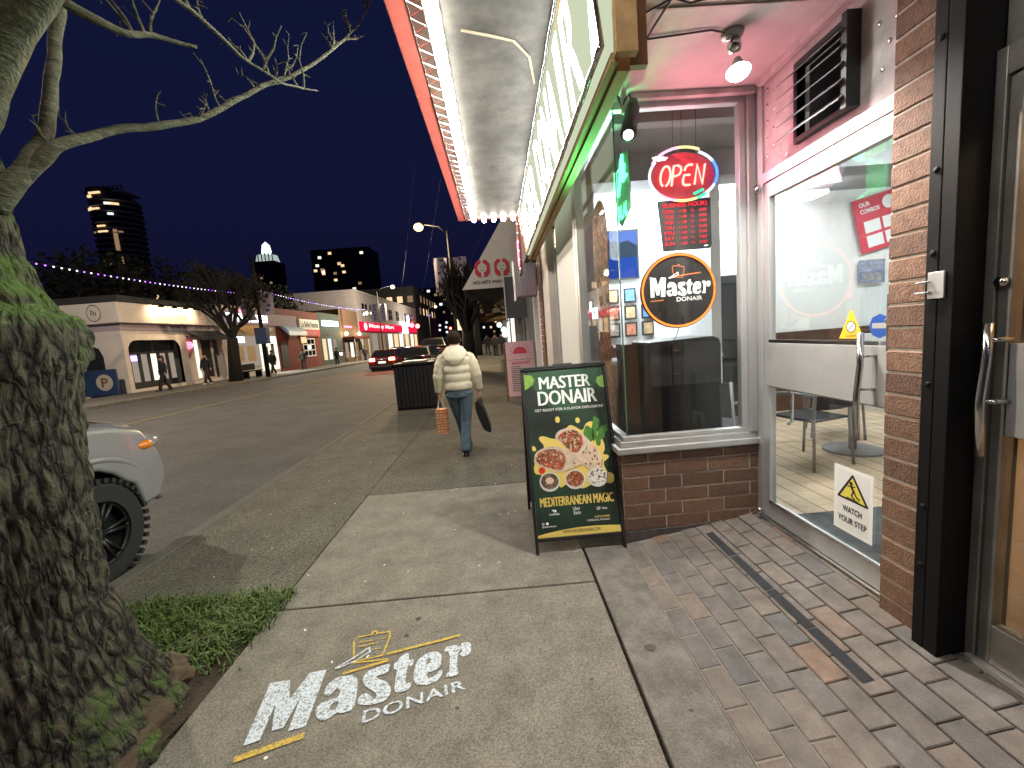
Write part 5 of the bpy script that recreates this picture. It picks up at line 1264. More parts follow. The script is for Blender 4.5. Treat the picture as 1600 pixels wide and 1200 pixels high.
for dy in (-.02, .1): MB().tube([(c0.x - .045, c0.y + dy, zt - .14), (c0.x - .012, c0.y + .03, zt + .03), (c0.x + .012, c0.y + .03, zt + .03), (c0.x + .045, c0.y + dy, zt - .14)], .005, 6).build('handle', 'white_paint', bg)
c1 = bag_at(wR); zt = c1.z - .1
bk = thing('black_bag', 'flat black bag hanging from the right hand of the person', 'bag', (c1.x + .04, c1.y, zt - .5))
kf_ = Fr((c1.x + .03, c1.y - .06, zt - .5), (1, .0, .1), (-.22, .0, 1))
MB().prism(kf_, smooth_loop([(.0, .03), (.05, .0), (.085, -.02), (.1, .04), (.09, .3), (.06, .42), (.02, .46), (-.02, .4), (-.03, .25)]), -.26, .0).build('body', 'dark_cloth', bk, bevel=.02)
MB().tube([(c1.x - .02, c1.y - .1, zt - .1), (c1.x, c1.y, zt + .03), (c1.x + .02, c1.y + .1, zt - .1)], .008, 6).build('handle', 'dark_cloth', bk)
def far_person(label, x, y, h=1.72, rz=0.0, **kw):
    make_person(label, (x, y, pav(y)), rz, h, group='people on the far pavement', **kw)
far_person('person in dark clothes walking past the arched white doorway', -16.2, 20.6, 1.7, 2.6, top='dark_cloth', legs='dark_cloth', hairlen=.1, stride=.3)
far_person('person in black walking under the dark awning with a pale shoe', -16.4, 23.9, 1.74, 3.0, top='dark_cloth', legs='dark_cloth2', shoes='white_shoe', stride=.34, coat=.45)
far_person('person in dark coat walking past the poster window', -16.5, 31.0, 1.75, 2.9, top='dark_cloth', legs='dark_cloth2', shoes='white_shoe', stride=.34, coat=.42)
far_person('person in dark jacket in front of the red shop', -16.6, 36.0, 1.72, .6, top='dark_cloth2', legs='dark_cloth', stride=.26)
far_person('person standing outside the dark green shop', -16.6, 43.5, 1.75, 1.2, top='dark_cloth', legs='dark_cloth', stride=.1)
far_person('person outside the brown wall, close by the lit porch', -16.4, 52, 1.75, .2, top='dark_cloth2', legs='dark_cloth', stride=.2)
for i, (x, y, lb_) in enumerate([(-.2, 31, 'person in black far up the near pavement, seen from behind'), (.3, 34, 'person at the lit shop front far up the near pavement'), (-.9, 36, 'person near the kerb far up the near pavement')]):
    make_person(lb_, (x, y, 0), [0, 2.8, .3][i], 1.74, 'dark_cloth', 'dark_cloth2' if i else 'dark_cloth', 'white_shoe' if i == 0 else 'dark_cloth', group='people far up the near pavement', stride=.28)

# ================================================================ STREET FURNITURE
bn = thing('litter_bin', 'black slatted street litter bin beside the kerb', 'litter bin', (-2.02, 10.1, 0))
MB().box(-2.44, -1.6, 9.75, 10.5, .05, 1.02).build('liner', 'black_plastic', bn)
slat = MB().box(-.038, .038, -.015, .015, 0, .95).mesh('slat', 'black_satin')
for i in range(9): inst('slat', slat, bn, (-2.4 + i * .0945, 9.73, .06))
for i in range(8):
    inst('slat', slat, bn, (-1.585, 9.79 + i * .0945, .06), (0, 0, math.pi / 2)); inst('slat', slat, bn, (-2.455, 9.79 + i * .0945, .06), (0, 0, math.pi / 2))
MB().box(-2.5, -1.54, 9.69, 10.56, 1.02, 1.09).build('rim', 'black_steel', bn, bevel=.02)
MB().box(-2.3, -1.75, 9.85, 10.4, 1.091, 1.13).build('lid', 'tin', bn, bevel=.015)
MB().box(-2.46, -1.58, 9.71, 10.53, 0, .05).build('base', 'black_steel', bn)
MB().box(-1.566, -1.562, 9.9, 10.1, .62, .85).build('notice', 'white_print', bn)
bc = thing('bicycle', 'bicycle locked beyond the litter bin by the kerb', 'bicycle', (-2.0, 12.5, 0), local=True, rz=.25)
for y in (-.52, .52):
    w = MB().tube([(0, y + .33 * math.cos(2 * math.pi * i / 28), .34 + .33 * math.sin(2 * math.pi * i / 28)) for i in range(29)], .018, 6).build('wheel', 'rubber', bc, True)
    t = MB()
    for i in range(12): t.cyl((0, y, .34), (0, y + .32 * math.cos(2 * math.pi * i / 12), .34 + .32 * math.sin(2 * math.pi * i / 12)), .002, n=4)
    t.build('spokes', 'chrome', w)
t = MB()
for a, c_ in (((0, -.52, .34), (0, -.15, .3)), ((0, -.15, .3), (0, -.25, .85)), ((0, -.25, .78), (0, .35, .82)), ((0, -.15, .3), (0, .38, .74)), ((0, -.52, .34), (0, -.25, .75)), ((0, .52, .34), (0, .34, .95))): t.cyl(a, c_, .018, n=8)
t.build('frame', 'tin', bc, True)
MB().sph((0, -.27, .9), .1, (.7, 1.3, .35), 10, 6).build('saddle', 'black_plastic', bc, True)
MB().tube([(-.28, .25, 1.02), (-.2, .33, 1.0), (0, .34, .97), (.2, .33, 1.0), (.28, .25, 1.02)], .014, 8).build('handlebar', 'chrome', bc, True)
MB().box(-.16, .16, .42, .66, .82, 1.02).build('basket', 'chrome', bc, bevel=.01)

def street_lamp(label, x, y, z0, h, ax, glow, energy, colr, banners=True, globe=.24):
    e = thing('street_lamp', label, 'street lamp', (x, y, z0), 'street lamps')
    MB().tube([(x, y, z0), (x, y, z0 + .5), (x, y, z0 + h)], [.11, .09, .06], 12).build('pole', 'pole_dark', e, True)
    MB().tube([(x, y, z0 + h - .15), (x + ax * .3, y, z0 + h + .28), (x + ax * .75, y, z0 + h + .42), (x + ax, y, z0 + h + .4)], .035, 8).build('arm', 'pole_dark', e, True)
    MB().sph((x + ax, y, z0 + h + .4), .2, (1.5, .8, .45), 14, 8).build('head', 'pole_dark', e, True)
    MB().sph((x + ax, y - .02, z0 + h + .3), globe, (1.1, 1, .9), 14, 9).build('lens', glow, e, True)
    lamp('light', 'POINT', (x + ax, y, z0 + h + .02), energy, colr, .15, e)
    if banners:
        for sx in (-1, 1):
            b = MB(); 
            vs = [(x + sx * (.16 + .75 * i / 6), y + .05 * math.sin(i * 1.1), z0 + h * (.56 + .25 * k_ / 6)) for k_ in range(7) for i in range(7)]
            b.add(vs, [(k_ * 7 + i, k_ * 7 + i + 1, k_ * 7 + i + 8, k_ * 7 + i + 7) for k_ in range(6) for i in range(6)])
            o = b.build('banner', 'banner_cloth', e, True)
            p_ = MB(); bf_ = Fr((x + sx * .53 - .3, y - .08, z0 + h * .58), (1, 0, 0), (0, 0, 1))
            for i in range(5): p_.disc(bf_, .3 + .12 * math.sin(i * 2.3), .2 + i * .35, .11, -.0, 12, .08)
            p_.build('print', 'blue_paint', o)
            MB().cyl((x, y, z0 + h * .56), (x + sx * .95, y, z0 + h * .56), .015).cyl((x, y, z0 + h * .81), (x + sx * .95, y, z0 + h * .81), .015).build('banner_arm', 'pole_dark', e)
    return e
street_lamp('tall street lamp with warm light on the near kerb up the street', -2.3, 24, 0, 7.5, -1.55, 'street_lamp_glow', 1800, (1, .72, .4))
street_lamp('street lamp with yellow white light over the far kerb by the red sign', -13.6, 50, pav(50), 8.0, 1.9, 'street_lamp_white', 4500, (1, .84, .55))
street_lamp('small far off street lamp beyond the grey building', -12.9, 82, pav(60), 8.0, 1.5, 'street_lamp_white', 2500, (1, .84, .55), False)
street_lamp('added street lamp out of view over the far kerb left of the white restaurant', -13.6, 9, pav(9), 8.0, 1.9, 'street_lamp_white', 2300, (1, .86, .66), False)  # extra lamp added out of view to light the road and white restaurant
# banner pole across the road (no lamp in view)
bp_ = thing('banner_pole', 'dark pole with two lilac banners across the road by the chicken shop', 'pole', (-14.7, 26.9, pav(27)))
z0 = pav(27)
MB().tube([(-14.7, 26.9, z0), (-14.7, 26.9, z0 + 7.4)], [.14, .09], 12).build('pole', 'pole_dark', bp_, True)
for sx, zb_ in ((-1, 3.6), (1, 3.9)):
    bf_ = Fr((-14.7 + (.18 if sx > 0 else -1.0), 26.85, z0 + zb_), (1, 0, 0), (0 if sx > 0 else -.08, 0, 1))
    o = MB().fbox(bf_, 0, .8, 0, 1.35, 0, .02).build('banner', 'banner_cloth', bp_)
    t = MB()
    for i in range(4): t.disc(bf_, .4 + .15 * math.sin(i * 2.2), .25 + .28 * i, .13, .024, 12, .1)
    if sx < 0: t.text(Fr(bf_.p(.62, .15), bf_.v, -bf_.u), 'DAVIE', 0, 0, 1.0, .35, .026, .03)
    t.build('print', 'blue_paint', o)
    MB().cyl((-14.7, 26.9, z0 + zb_), (-14.7 + sx * 1.0, 26.9, z0 + zb_), .015).build('banner_arm', 'pole_dark', bp_)
MB().box(-15.05, -14.35, 26.7, 27.1, z0 + 2.1, z0 + 3.1).build('blue_sign', 'blue_paint', bp_)
# strings of lights along the far kerb
def light_string(label, a, c_, n, sag):
    a = Vector(a); c_ = Vector(c_)
    e = thing('light_string', label, 'string lights', tuple(a), 'strings of lights over the far kerb')
    pts = [a.lerp(c_, i / 40) - V(0, 0, sag * 4 * (i / 40) * (1 - i / 40)) for i in range(41)]
    MB().tube(pts, .012, 4).build('wire', 'cable', e)
    mw = MB().sph((0, 0, 0), .026, (1, 1, 1), 6, 4); m1 = mw.mesh('bulb', 'white_bulb'); m2 = mw.mesh('bulb', 'purple_bulb')
    for i in range(n):
        t_ = (i + .5) / n; p = a.lerp(c_, t_) - V(0, 0, sag * 4 * t_ * (1 - t_) + .03)
        inst('bulb', m2 if (noise.noise(V(i * .35, 2, 0)) > .1 or i % 5 == 0) else m1, e, tuple(p))
light_string('string of white and purple bulbs from the mossy tree to the bare street tree', (-15, 13.5, 5.15), (-15, 25.8, 5.25), 46, .12)
light_string('string of purple and white bulbs beyond the banner pole', (-14.7, 27.3, 5.55), (-14.6, 48, 5.6), 60, .25)
# overhead wires
t = MB()
for (a, c_) in (((-13, 60, 8.6), (-4, 26, 12)), ((-12, 70, 8.8), (-3, 30, 12.4)), ((-9, 90, 10), (1, 40, 14))): t.tube([a, tuple((Vector(a) + Vector(c_)) / 2 - V(0, 0, .5)), c_], .005, 4)
tag(t.build('overhead_wire', 'cable'), 'thin overhead wires crossing the far street', 'wires')

def bare_tree(name, label, x, y, z, h, r, seed, crown=2.6, m='bark_far', lean=0.0):
    e = thing(name, label, 'tree', (x, y, z), 'bare street trees up the road'); rnd_ = random.Random(seed)
    tm = MB(); tm.tube([(x, y, z), (x + lean * .5, y, z + h * .2), (x + lean, y, z + h * .36)], [r * 1.25, r, r * .9], 10); tm.build('trunk', m, e, True)
    cr = MB()
    def grow(p, d, l, r_, dep):
        pts = [p]; 
        for s_ in range(3):
            d = (d + V(rnd_.uniform(-.25, .25), rnd_.uniform(-.25, .25), rnd_.uniform(-.05, .2))).normalized(); pts.append(pts[-1] + d * l / 3)
        cr.tube(pts, [r_, r_ * .85, r_ * .72, r_ * .6], 6 if dep < 2 else 4, cap=False)
        if dep < 5:
            for k_ in range(3 if dep < 4 else 4):
                nd_ = (d + V(rnd_.uniform(-.9, .9), rnd_.uniform(-.9, .9), rnd_.uniform(-.1, .6))).normalized(); grow(pts[-1 - (k_ % 2)], nd_, l * rnd_.uniform(.6, .85), r_ * .58, dep + 1)
    for k_ in range(5):
        a = 2 * math.pi * k_ / 5 + rnd_.random()
        grow(V(x + lean, y, z + h * .34), V(math.cos(a) * .6, math.sin(a) * .6, 1).normalized(), h * .2, r * .55, 0)
    cr.build('crown', m, e, True)
bare_tree('bare_tree', 'dark bare street tree across the road in front of the chicken shop', -15.3, 24.6, pav(25), 7.0, .3, 4, lean=.15)
bare_tree('bare_tree', 'bare street tree on the near pavement beside the lamp pole', -1.35, 19.5, 0, 5.2, .3, 9)
bare_tree('bare_tree', 'bare street tree on the near pavement far up the street', -1.7, 36, 0, 8, .28, 12)

# ================================================================ NEAR SIDE BEYOND THE SHOP
n1 = thing('grey_shop', 'grey framed glass shop front next along from the side window', 'shop front', (1, 5.6, 0))
MB().box(.93, 1.05, 4.24, 4.32, 0, 3.0).box(.93, 1.05, 6.3, 6.4, 0, 3.0).box(.93, 1.05, 4.3201, 6.2999, 2.75, 3.0).box(.96, 1.03, 4.75, 4.81, 0, 2.75).box(.96, 1.03, 5.3, 5.36, 0, 2.75).box(.96, 1.03, 5.85, 5.9, 0, 2.75).box(.96, 1.03, 4.3201, 6.2999, 0, .25).build('frame', 'aluminium', n1, bevel=.004)
for (y0, y1) in ((4.32, 4.75), (4.81, 5.3), (5.36, 5.85), (5.9, 6.3)): MB().box(.99, .996, y0, y1, .25, 2.75).build('pane', 'glass', n1)
MB().box(2.2, 2.3, 4.24, 6.4, 0, 3).box(1.05, 2.3, 6.41, 6.5, 0, 3).box(1.0, 2.3, 4.24, 6.4, 2.98, 3.05).build('back_wall', 'white_wall', n1)
MB().cyl((.94, 5.25, .9), (.94, 5.25, 1.3), .012).cyl((.94, 4.87, .9), (.94, 4.87, 1.3), .012).build('door_handle', 'chrome', n1)
lamp('shop_glow', 'POINT', (1.6, 5.4, 2.6), 60, (.9, .95, 1), .2, n1)
p1 = thing('pale_pier', 'pale painted pier beyond the grey shop front', 'pier', (.95, 6.8, 0)); MB().box(.84, 1.3, 6.5, 7.25, 0, 3.1).build('shaft', 'stucco', p1, bevel=.01); MB().box(.82, 1.3, 6.48, 7.27, 0, .2).build('plinth', 'stucco_grey', p1)
p2_ = thing('brick_pier', 'narrow brown brick pier beside the pink lit doorway', 'pier', (.9, 7.6, 0)); pb_ = MB().box(.845, 1.3, 7.3, 7.8, 0, 4.0).build('shaft', 'mortar', p2_)
for i in range(30):
    for (y0, l_) in (((7.295, .25), (7.55, .25)) if i % 2 else ((7.295, .12), (7.425, .25), (7.685, .12))): inst('brick', brick_mesh(l_ - .01, .09, ax='y'), pb_, (.85, y0, .01 + i * .1))
    inst('brick', brick_mesh(.4, .09), pb_, (.85, 7.304, .01 + i * .1))
dw = thing('pink_doorway', 'white doorway lit pink by a neon strip further along', 'doorway', (.95, 8.6, 0))
MB().box(.86, 1.0, 7.82, 8.0, 0, 2.9).box(.86, 1.0, 9.4, 9.6, 0, 2.9).box(.86, 1.0, 8.0001, 9.3999, 2.5, 2.9).build('frame', 'white_paint', dw)
MB().box(.95, .97, 8.01, 9.39, 0, 2.5).build('leaf', 'white_paint', dw); MB().box(.845, .855, 7.86, 7.9, .3, 2.6).build('neon_strip', 'pink_sign', dw); MB().cyl((.9, 8.2, 1.0), (.9, 8.2, 1.3), .015).build('handle', 'chrome', dw)
ws = thing('awning_box', 'grey box sign with ribbed side projecting over the pink doorway', 'sign', (.6, 8.4, 2.4)); MB().box(.42, .84, 8.2, 8.5, 2.28, 2.9).build('case', 'grey_paint', ws, bevel=.01); MB().box(.40, .425, 8.17, 8.52, 2.22, 2.96).build('rim', 'white_paint', ws)
for i in range(12): MB().box(.45 + i * .031, .462 + i * .031, 8.19, 8.199, 2.3, 2.9).build('rib', 'tin', ws)
bsn = thing('blade_sign', 'dark grey blade sign with a pale edge before the white awning', 'sign', (.4, 11.5, 2.0)); MB().box(.0 + .3, .84, 11.4, 11.5, 2.0, 3.1).build('panel', 'grey_paint', bsn); MB().box(.27, .2999, 11.39, 11.51, 1.96, 3.14).build('edge', 'white_paint', bsn)
dk = thing('dark_building', 'dark two storey building behind the white awning', 'building', (2, 20, 0))
MB().box(.9, 8, 9.62, 28, 0, 9.5).build('wall', 'facade_dark', dk); MB().box(.84, .9, 12.8, 13.4, 0, 2.9).build('pilaster', 'grey_paint', dk); MB().box(.86, .9, 9.65, 12.5, 0, 2.6).build('shutter', 'grey_paint', dk)
for i in range(5): MB().box(.88, .899, 14 + i * 2.6, 15.6 + i * 2.6, 5.2, 7).build('window', 'car_glass', dk)
rb_ = thing('red_banner', 'narrow dark red banner with small lights hung at the canopy end', 'banner', (.55, 7.1, 2.6)); MB().box(.46, .50, 6.95, 7.3, 2.55, 3.6).build('cloth', 'dark_red', rb_)
for i in range(7): MB().sph((.455, 6.945, 2.62 + i * .14), .012, (1, 1, 1), 6, 4).build('bulb', 'white_bulb', rb_)
MB().box(.451, .4595, 7.0, 7.25, 2.7, 3.1).build('pink_panel', 'pink_sign', rb_)
# white sloping awning with two printed faces panels
aw = thing('white_awning', 'white sloping awning printed with two red round motifs and black lettering', 'awning', (0, 12.6, 2.9))
af = Fr((-.9, 12.3, 2.94), (1, 0, 0), (0, 0, 1))
MB().prism(af, [(0, 0), (1.78, 0), (1.78, 2.1), (1.25, 1.85)], -.03, 0).build('end_panel', 'awning_white', aw)
MB().add([(-.9, 12.3, 2.94), (-.9, 16.3, 2.94), (.35, 16.3, 4.79), (.35, 12.3, 4.79)], [(0, 1, 2, 3)]).build('slope', 'awning_white', aw)
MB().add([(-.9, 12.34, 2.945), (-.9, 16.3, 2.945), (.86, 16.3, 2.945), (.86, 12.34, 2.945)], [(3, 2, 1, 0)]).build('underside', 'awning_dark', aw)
t = MB(); t2 = MB()
for u in (.62, 1.18):
    t.poly(af, smooth_loop([(u - .21, .32), (u + .21, .32), (u + .21, .80), (u - .21, .80)]), .006)
    t2 = MB(); t2.disc(af, u, .58, .135, .01, 20); t2.fbox(af, u - .04, u + .04, .33, .45, .008, .01); t2.fbox(af, u - .03, u + .03, .7, .8, .008, .0101); t2.build('motif_shape', 'awning_white', aw)
t.build('motif', 'red_print', aw)
t = MB()
for u in (.62, 1.18):
    t.fbox(af, u - .07, u - .03, .6, .615, .012, .014).fbox(af, u + .03, u + .07, .6, .615, .012, .014).fbox(af, u - .045, u + .045, .51, .525, .012, .014)
t.text(af, "NO HITS", .33, .13, .5, .09, .006, .02).text(af, 'FRISKY FOOD', .88, .13, .7, .085, .006, .01); t.build('lettering', 'black_print', aw)
MB().cyl((-.75, 12.4, 2.93), (-.45, 12.4, 2.7), .02).cyl((-.45, 12.4, 2.7), (-.3, 12.4, 2.55), .02).build('strut', 'pole_dark', aw)
ta = thing('tan_awning', 'tan awning with a lettered valance and orange hanging sign beyond the white one', 'awning', (0, 22, 2.6))
MB().add([(-1.3, 20, 3.0), (-1.3, 26, 3.0), (.8, 26, 4.3), (.8, 20, 4.3), (-1.3, 20, 2.65), (-1.3, 26, 2.65), (.8, 20, 3.0), (.8, 20, 2.65)], [(0, 1, 2, 3), (0, 4, 5, 1), (0, 3, 6), (0, 6, 7, 4)]).build('cloth', 'awning_tan', ta)
tf = Fr((-1.3, 19.98, 2.68), (1, 0, 0), (0, 0, 1)); t = MB(); t.text(tf, 'DOWNTOWN GROCERY', .15, .06, 1.75, .2, .004, .01); t.build('lettering', 'pale_print', ta)
hsn = MB().box(-.85, .55, 19.7, 19.8, 1.98 + .25, 2.6).build('hanging_sign', 'wood_dark', ta); t = MB(); t.text(Fr((-.8, 19.69, 2.25), (1, 0, 0), (0, 0, 1)), 'CONVENIENCE STORE', .05, .08, 1.25, .14, .002, .01); t.build('sign_lettering', 'print_yellow', hsn)
ls = thing('lit_shop', 'brightly lit shop windows far up the near pavement under the tan awning', 'shop front', (.8, 28, 0))
MB().box(.88, 6, 28.01, 60, 0, 8).build('wall', 'facade_dark', ls)
for i, (y0, y1, m_) in enumerate(((20.6, 22.4, 'win_shop'), (22.8, 24.6, 'win_cool'), (28.5, 31, 'win_shop'), (31.6, 34, 'win_cool'), (35, 38, 'win_shop_dim'))): MB().box(.84, .879, y0, y1, .5, 2.5).build('window', m_, ls)
for (x, y, z) in ((.3, 24, 2.5), (.55, 21, 2.4), (.2, 30, 2.3), (.45, 27, 1.9), (.5, 27, 1.6)): MB().sph((x, y, z), .12 if y < 25 else .2, (1, 1, 1), 10, 7).build('lantern', 'win_cool' if y != 24 else 'warm_glow', ls, True)
# signs on posts up the street
for i, (x, y, h, lb_) in enumerate(((-2.3, 28, 2.9, 'parking sign on a thin post by the near kerb up the street'), (-2.4, 45, 4.6, 'second white street sign on a post further up the near kerb'))):
    e = thing('street_sign', lb_, 'sign', (x, y, 0)); MB().cyl((x, y, 0), (x, y, h), .03).build('post', 'tin', e); MB().box(x - .28, x + .28, y - .04, y - .031, h - .8, h).build('plate', 'white_print', e)
    MB().disc(Fr((x, y - .045, h - .4), (1, 0, 0), (0, 0, 1)), 0, 0, .14).build('print', 'black_print', e)

# ================================================================ FAR SIDE OF THE ROAD
FX = -18.0
def fb(mb, y0, y1, z0, z1, o0=-.3, o1=0.0): return mb.box(FX + o0, FX + o1, y0, y1, z0, z1)
ff = lambda y, z, o=0: Fr((FX + o, y, z), (0, 1, 0), (0, 0, 1))   # u runs along +Y and its front faces the road
b1 = thing('white_building', 'low white stucco restaurant with arched glazed doorway on the far corner', 'building', (-20, 24, .2))
# stucco wall with an arched opening
wallp = [(20.8, -.1), (28.0, -.1), (28.0, 3.2), (20.8, 3.2)]
def aopen(y0, y1, z0, z1, r): return [(y0, z0), (y0, z1 - r)] + [(y0 + r - r * math.cos(rad(a)), z1 - r + r * math.sin(rad(a))) for a in (20, 45, 70, 90)] + [(y1 - r + r * math.sin(rad(a)), z1 - r + r * math.cos(rad(a))) for a in (0, 20, 45, 70)] + [(y1, z1 - r), (y1, z0)]
vs, fs = tri_fill([wallp, aopen(21.05, 24.4, .3, 2.72, .5), [(24.95, .3), (24.95, 2.9), (27.6, 2.9), (27.6, .3)]])
t = MB(); f0 = Fr((FX, 0, 0), (0, 1, 0), (0, 0, 1))
t.add([f0.p(a, c_, 0) for a, c_ in vs], fs); t.box(-26, FX - .002, 20.8, 20.83, -.1, 3.2)
t.add([f0.p(a, c_, w_) for w_ in (0, -.3) for a, c_ in aopen(21.05, 24.4, .3, 2.72, .5)], [(i, i + 1, 12 + i, 11 + i) for i in range(0)])
t.build('wall', 'stucco', b1)
MB().box(-26, FX + .03, 20.79, 28.0, 3.201, 3.55).build('band', 'lilac_band', b1)
MB().box(-26, FX + .3, 20.5, 28.05, 3.551, 4.52).build('parapet', 'stucco', b1, bevel=.03); MB().box(-26, FX, 20.9, 28, 4.53, 4.9).build('roof', 'roof_dark', b1)
MB().box(-25.8, FX - 1.2, 21, 27.9, -.1, 3.2).build('inner_room', 'facade_dark', b1)
w = MB(); fb(w, 21.0, 24.45, .3, .62, -.28, -.2); fb(w, 21.0, 24.45, 2.02, 2.14, -.28, -.18); fb(w, 21.0, 21.15, .62, 2.75, -.28, -.2); fb(w, 24.3, 24.45, .62, 2.75, -.28, -.2)
for i in range(6): fb(w, 21.15 + i * .6, 21.33 + i * .6, .62, 2.02, -.28, -.2)
fb(w, 22.7, 22.8, 2.14, 2.72, -.28, -.2)
dw_ = w.build('folding_doors', 'dark_frame', b1)
for i in range(5):
    q = MB(); fb(q, 21.33 + i * .6, 21.75 + i * .6, .62, 2.02, -.26, -.25); q.build('pane', ['win_shop_dim', 'win_shop_dim', 'win_shop', 'win_shop_dim', 'win_shop_dim'][i], dw_)
q = MB(); fb(q, 21.1, 24.4, 2.14, 2.74, -.26, -.25); q.build('transom_pane', 'car_glass', dw_)
q = MB(); fb(q, 21.36, 21.72, 1.7, 1.95, -.24, -.23); q.build('purple_neon', 'purple_glow', dw_)
q = MB(); fb(q, 24.95, 27.6, .3, 2.9, -.35, -.3); q.build('entrance_wall', 'stucco', b1)
q = MB(); fb(q, 25.9, 26.2, .4, 2.7, -.29, -.28); q.build('lit_pane', 'win_shop', b1); q = MB(); fb(q, 26.5, 27.3, .4, 2.7, -.29, -.27); q.build('dark_door', 'dark_frame', b1)
q = MB(); q.add([(FX, 24.8, 3.25), (FX, 27.8, 3.25), (FX + .9, 27.8, 2.75), (FX + .9, 24.8, 2.75), (FX + .9, 24.8, 2.62), (FX + .9, 27.8, 2.62)], [(0, 3, 2, 1), (3, 4, 5, 2)]); q.build('awning', 'awning_dark', b1)
t = MB(); f1 = ff(25.05, 2.25, -.2); t.tube([f1.p(.35 + .3 * math.cos(rad(a)), .15 + .16 * math.sin(rad(a)), 0) for a in range(0, 361, 20)], .03, 6); t.text(f1, 'OPEN', .12, .08, .46, .15, .01, .03); t.build('open_neon', 'pink_sign', b1)
f1 = ff(23.2, 3.68, .31); t = MB(); t.text(f1, 'SUNAM', .15, .12, 1.5, .46, .004, .04); t.text(f1, 'the', .1, .62, .3, .1, .004); t.build('sign_lettering', 'pale_print', b1)
f2 = Fr((-19.2, 20.49, 3.6), (1, 0, 0), (0, 0, 1)); t = MB(); t.ring(f2, .4, .45, .3, .33, .004, 24, 1.2); 
for i in range(3): t.fbox(f2, .27 + i * .1, .31 + i * .1, .35, .62 - .05 * i, .002, .004)
t.build('round_logo', 'dark_frame', b1)
q = MB(); q.prism(Fr((-19.9, 20.795, .3), (1, 0, 0), (0, 0, 1)), [(0, 0), (.9, 0), (.9, 1.7), (.75, 2.1), (.45, 2.25), (.15, 2.1), (0, 1.7)], 0, .01); q.build('arched_window', 'dark_frame', b1)
for y in (22.6, 23.5, 24.3, 25.1):
    e = thing('gooseneck_lamp', 'small gooseneck lamp over the white restaurant sign, number %s from the corner' % {22.6: 'one', 23.5: 'two', 24.3: 'three', 25.1: 'four'}[y], 'lamp', (FX + .3, y, 4.5), 'gooseneck lamps over the sign')
    MB().tube([(FX + .3, y, 4.5), (FX + .5, y, 4.62), (FX + .75, y, 4.5)], .02, 6).build('arm', 'pole_dark', e); MB().tube([(FX + .75, y, 4.52), (FX + .72, y, 4.36)], [.05, .14], 10).build('shade', 'pole_dark', e, True)
    lamp('light', 'SPOT', (FX + .7, y, 4.34), 26, (1, .74, .42), .05, e, look=(-.75, 0, -.35), cone=150).data.energy = 30
pk = thing('parking_sign', 'blue parking sign with a round P at the white restaurant corner', 'sign', (-18.2, 19.9, .2)); MB().box(-19.3, -17.75, 19.85, 19.95, .2, 1.4).build('panel', 'blue_paint', pk); pf2 = Fr((-18.3, 19.84, .8), (1, 0, 0), (0, 0, 1)); MB().disc(pf2, 0, 0, .38, .004).build('disc', 'pale_print', pk); t = MB(); t.text(pf2, 'P', -.15, -.22, .32, .44, .01, .03); t.build('letter', 'wood_dark', pk)
bnc = thing('bench', 'dark bench by the bare tree across the road', 'bench', (-16, 27.5, pav(27))); z0 = pav(27)
MB().box(-16.2, -15.7, 26.6, 28.2, z0 + .42, z0 + .47).build('seat', 'pole_dark', bnc); MB().box(-16.24, -16.2, 26.6, 28.2, z0 + .5, z0 + .9).build('backrest', 'pole_dark', bnc)
for y in (26.7, 28.1): MB().box(-16.15, -15.75, y - .03, y + .03, z0, z0 + .42).build('leg', 'pole_dark', bnc)

b2_ = thing('chicken_shop', 'lilac fronted chicken shop with lit white letters and yellow awning', 'building', (-20, 33, .15))
t = MB(); t.box(-26, FX, 28.06, 34.9, -.2, 5.0); t.build('wall', 'stucco', b2_)
q = MB(); fb(q, 28.06, 34.9 + 3.3, 3.72, 4.62, .001, .25); q.build('fascia', 'lilac_band', b2_)
f1 = ff(28.2, 3.85, .26); t = MB(); t.text(f1, 'STEVE CHICKEN', .2, .05, 5.0, .55, .03, .05); t.build('sign_lettering', 'white_sign', b2_); t = MB(); t.prism(f1, [(1.95, .62), (2.12, .78), (2.08, .88), (1.97, .86), (1.95, .8), (1.93, .86), (1.82, .88), (1.78, .78)], .0, .05); t.build('heart', 'pink_sign', b2_)
q = MB(); q.add([(FX + .25, 29.0, 3.7), (FX + .25, 32.4, 3.7), (FX + 1.2, 32.4, 3.0), (FX + 1.2, 29.0, 3.0)], [(0, 3, 2, 1)]); q.build('awning', 'awning_yellow', b2_)
q = MB(); fb(q, 28.5, 32.2, .7, 2.9, .001, .05); pw_ = q.build('poster_window', 'win_shop_dim', b2_)
for i in range(2): 
    q = MB(); fb(q, 29.2 + i * 1.4, 30.2 + i * 1.4, 1.1, 2.2, .051, .06); q.build('poster', 'photo_0', pw_)
q = MB(); fb(q, 28.6, 30.4, 2.45, 2.85, .051, .1); q.build('lit_menu', 'white_sign', pw_)
q = MB(); fb(q, 32.3, 34.8, .25, 2.85, .001, .04); lw = q.build('lit_entrance', 'win_shop', b2_)
q = MB(); fb(q, 32.9, 33.35, .8, 2.1, .041, .05); fb(q, 33.8, 34.25, .6, 2.3, .041, .05); q.build('door_pane', 'dark_frame', lw)
q = MB(); fb(q, 32.3, 34.6, 2.5, 2.84, .041, .06); q.build('light_box', 'white_sign', lw)
lamp('entrance_light', 'AREA', (FX + .3, 33.5, 1.8), 120, (1, .95, .8), 2.2, lw, look=(1, 0, -.3))
b3_ = thing('red_shop', 'small red fronted shop with a white sign board and barred window', 'building', (-20, 39, .1))
MB().box(-26, FX, 34.91, 43.2, -.3, 5.2).build('wall', 'red_wall', b3_)
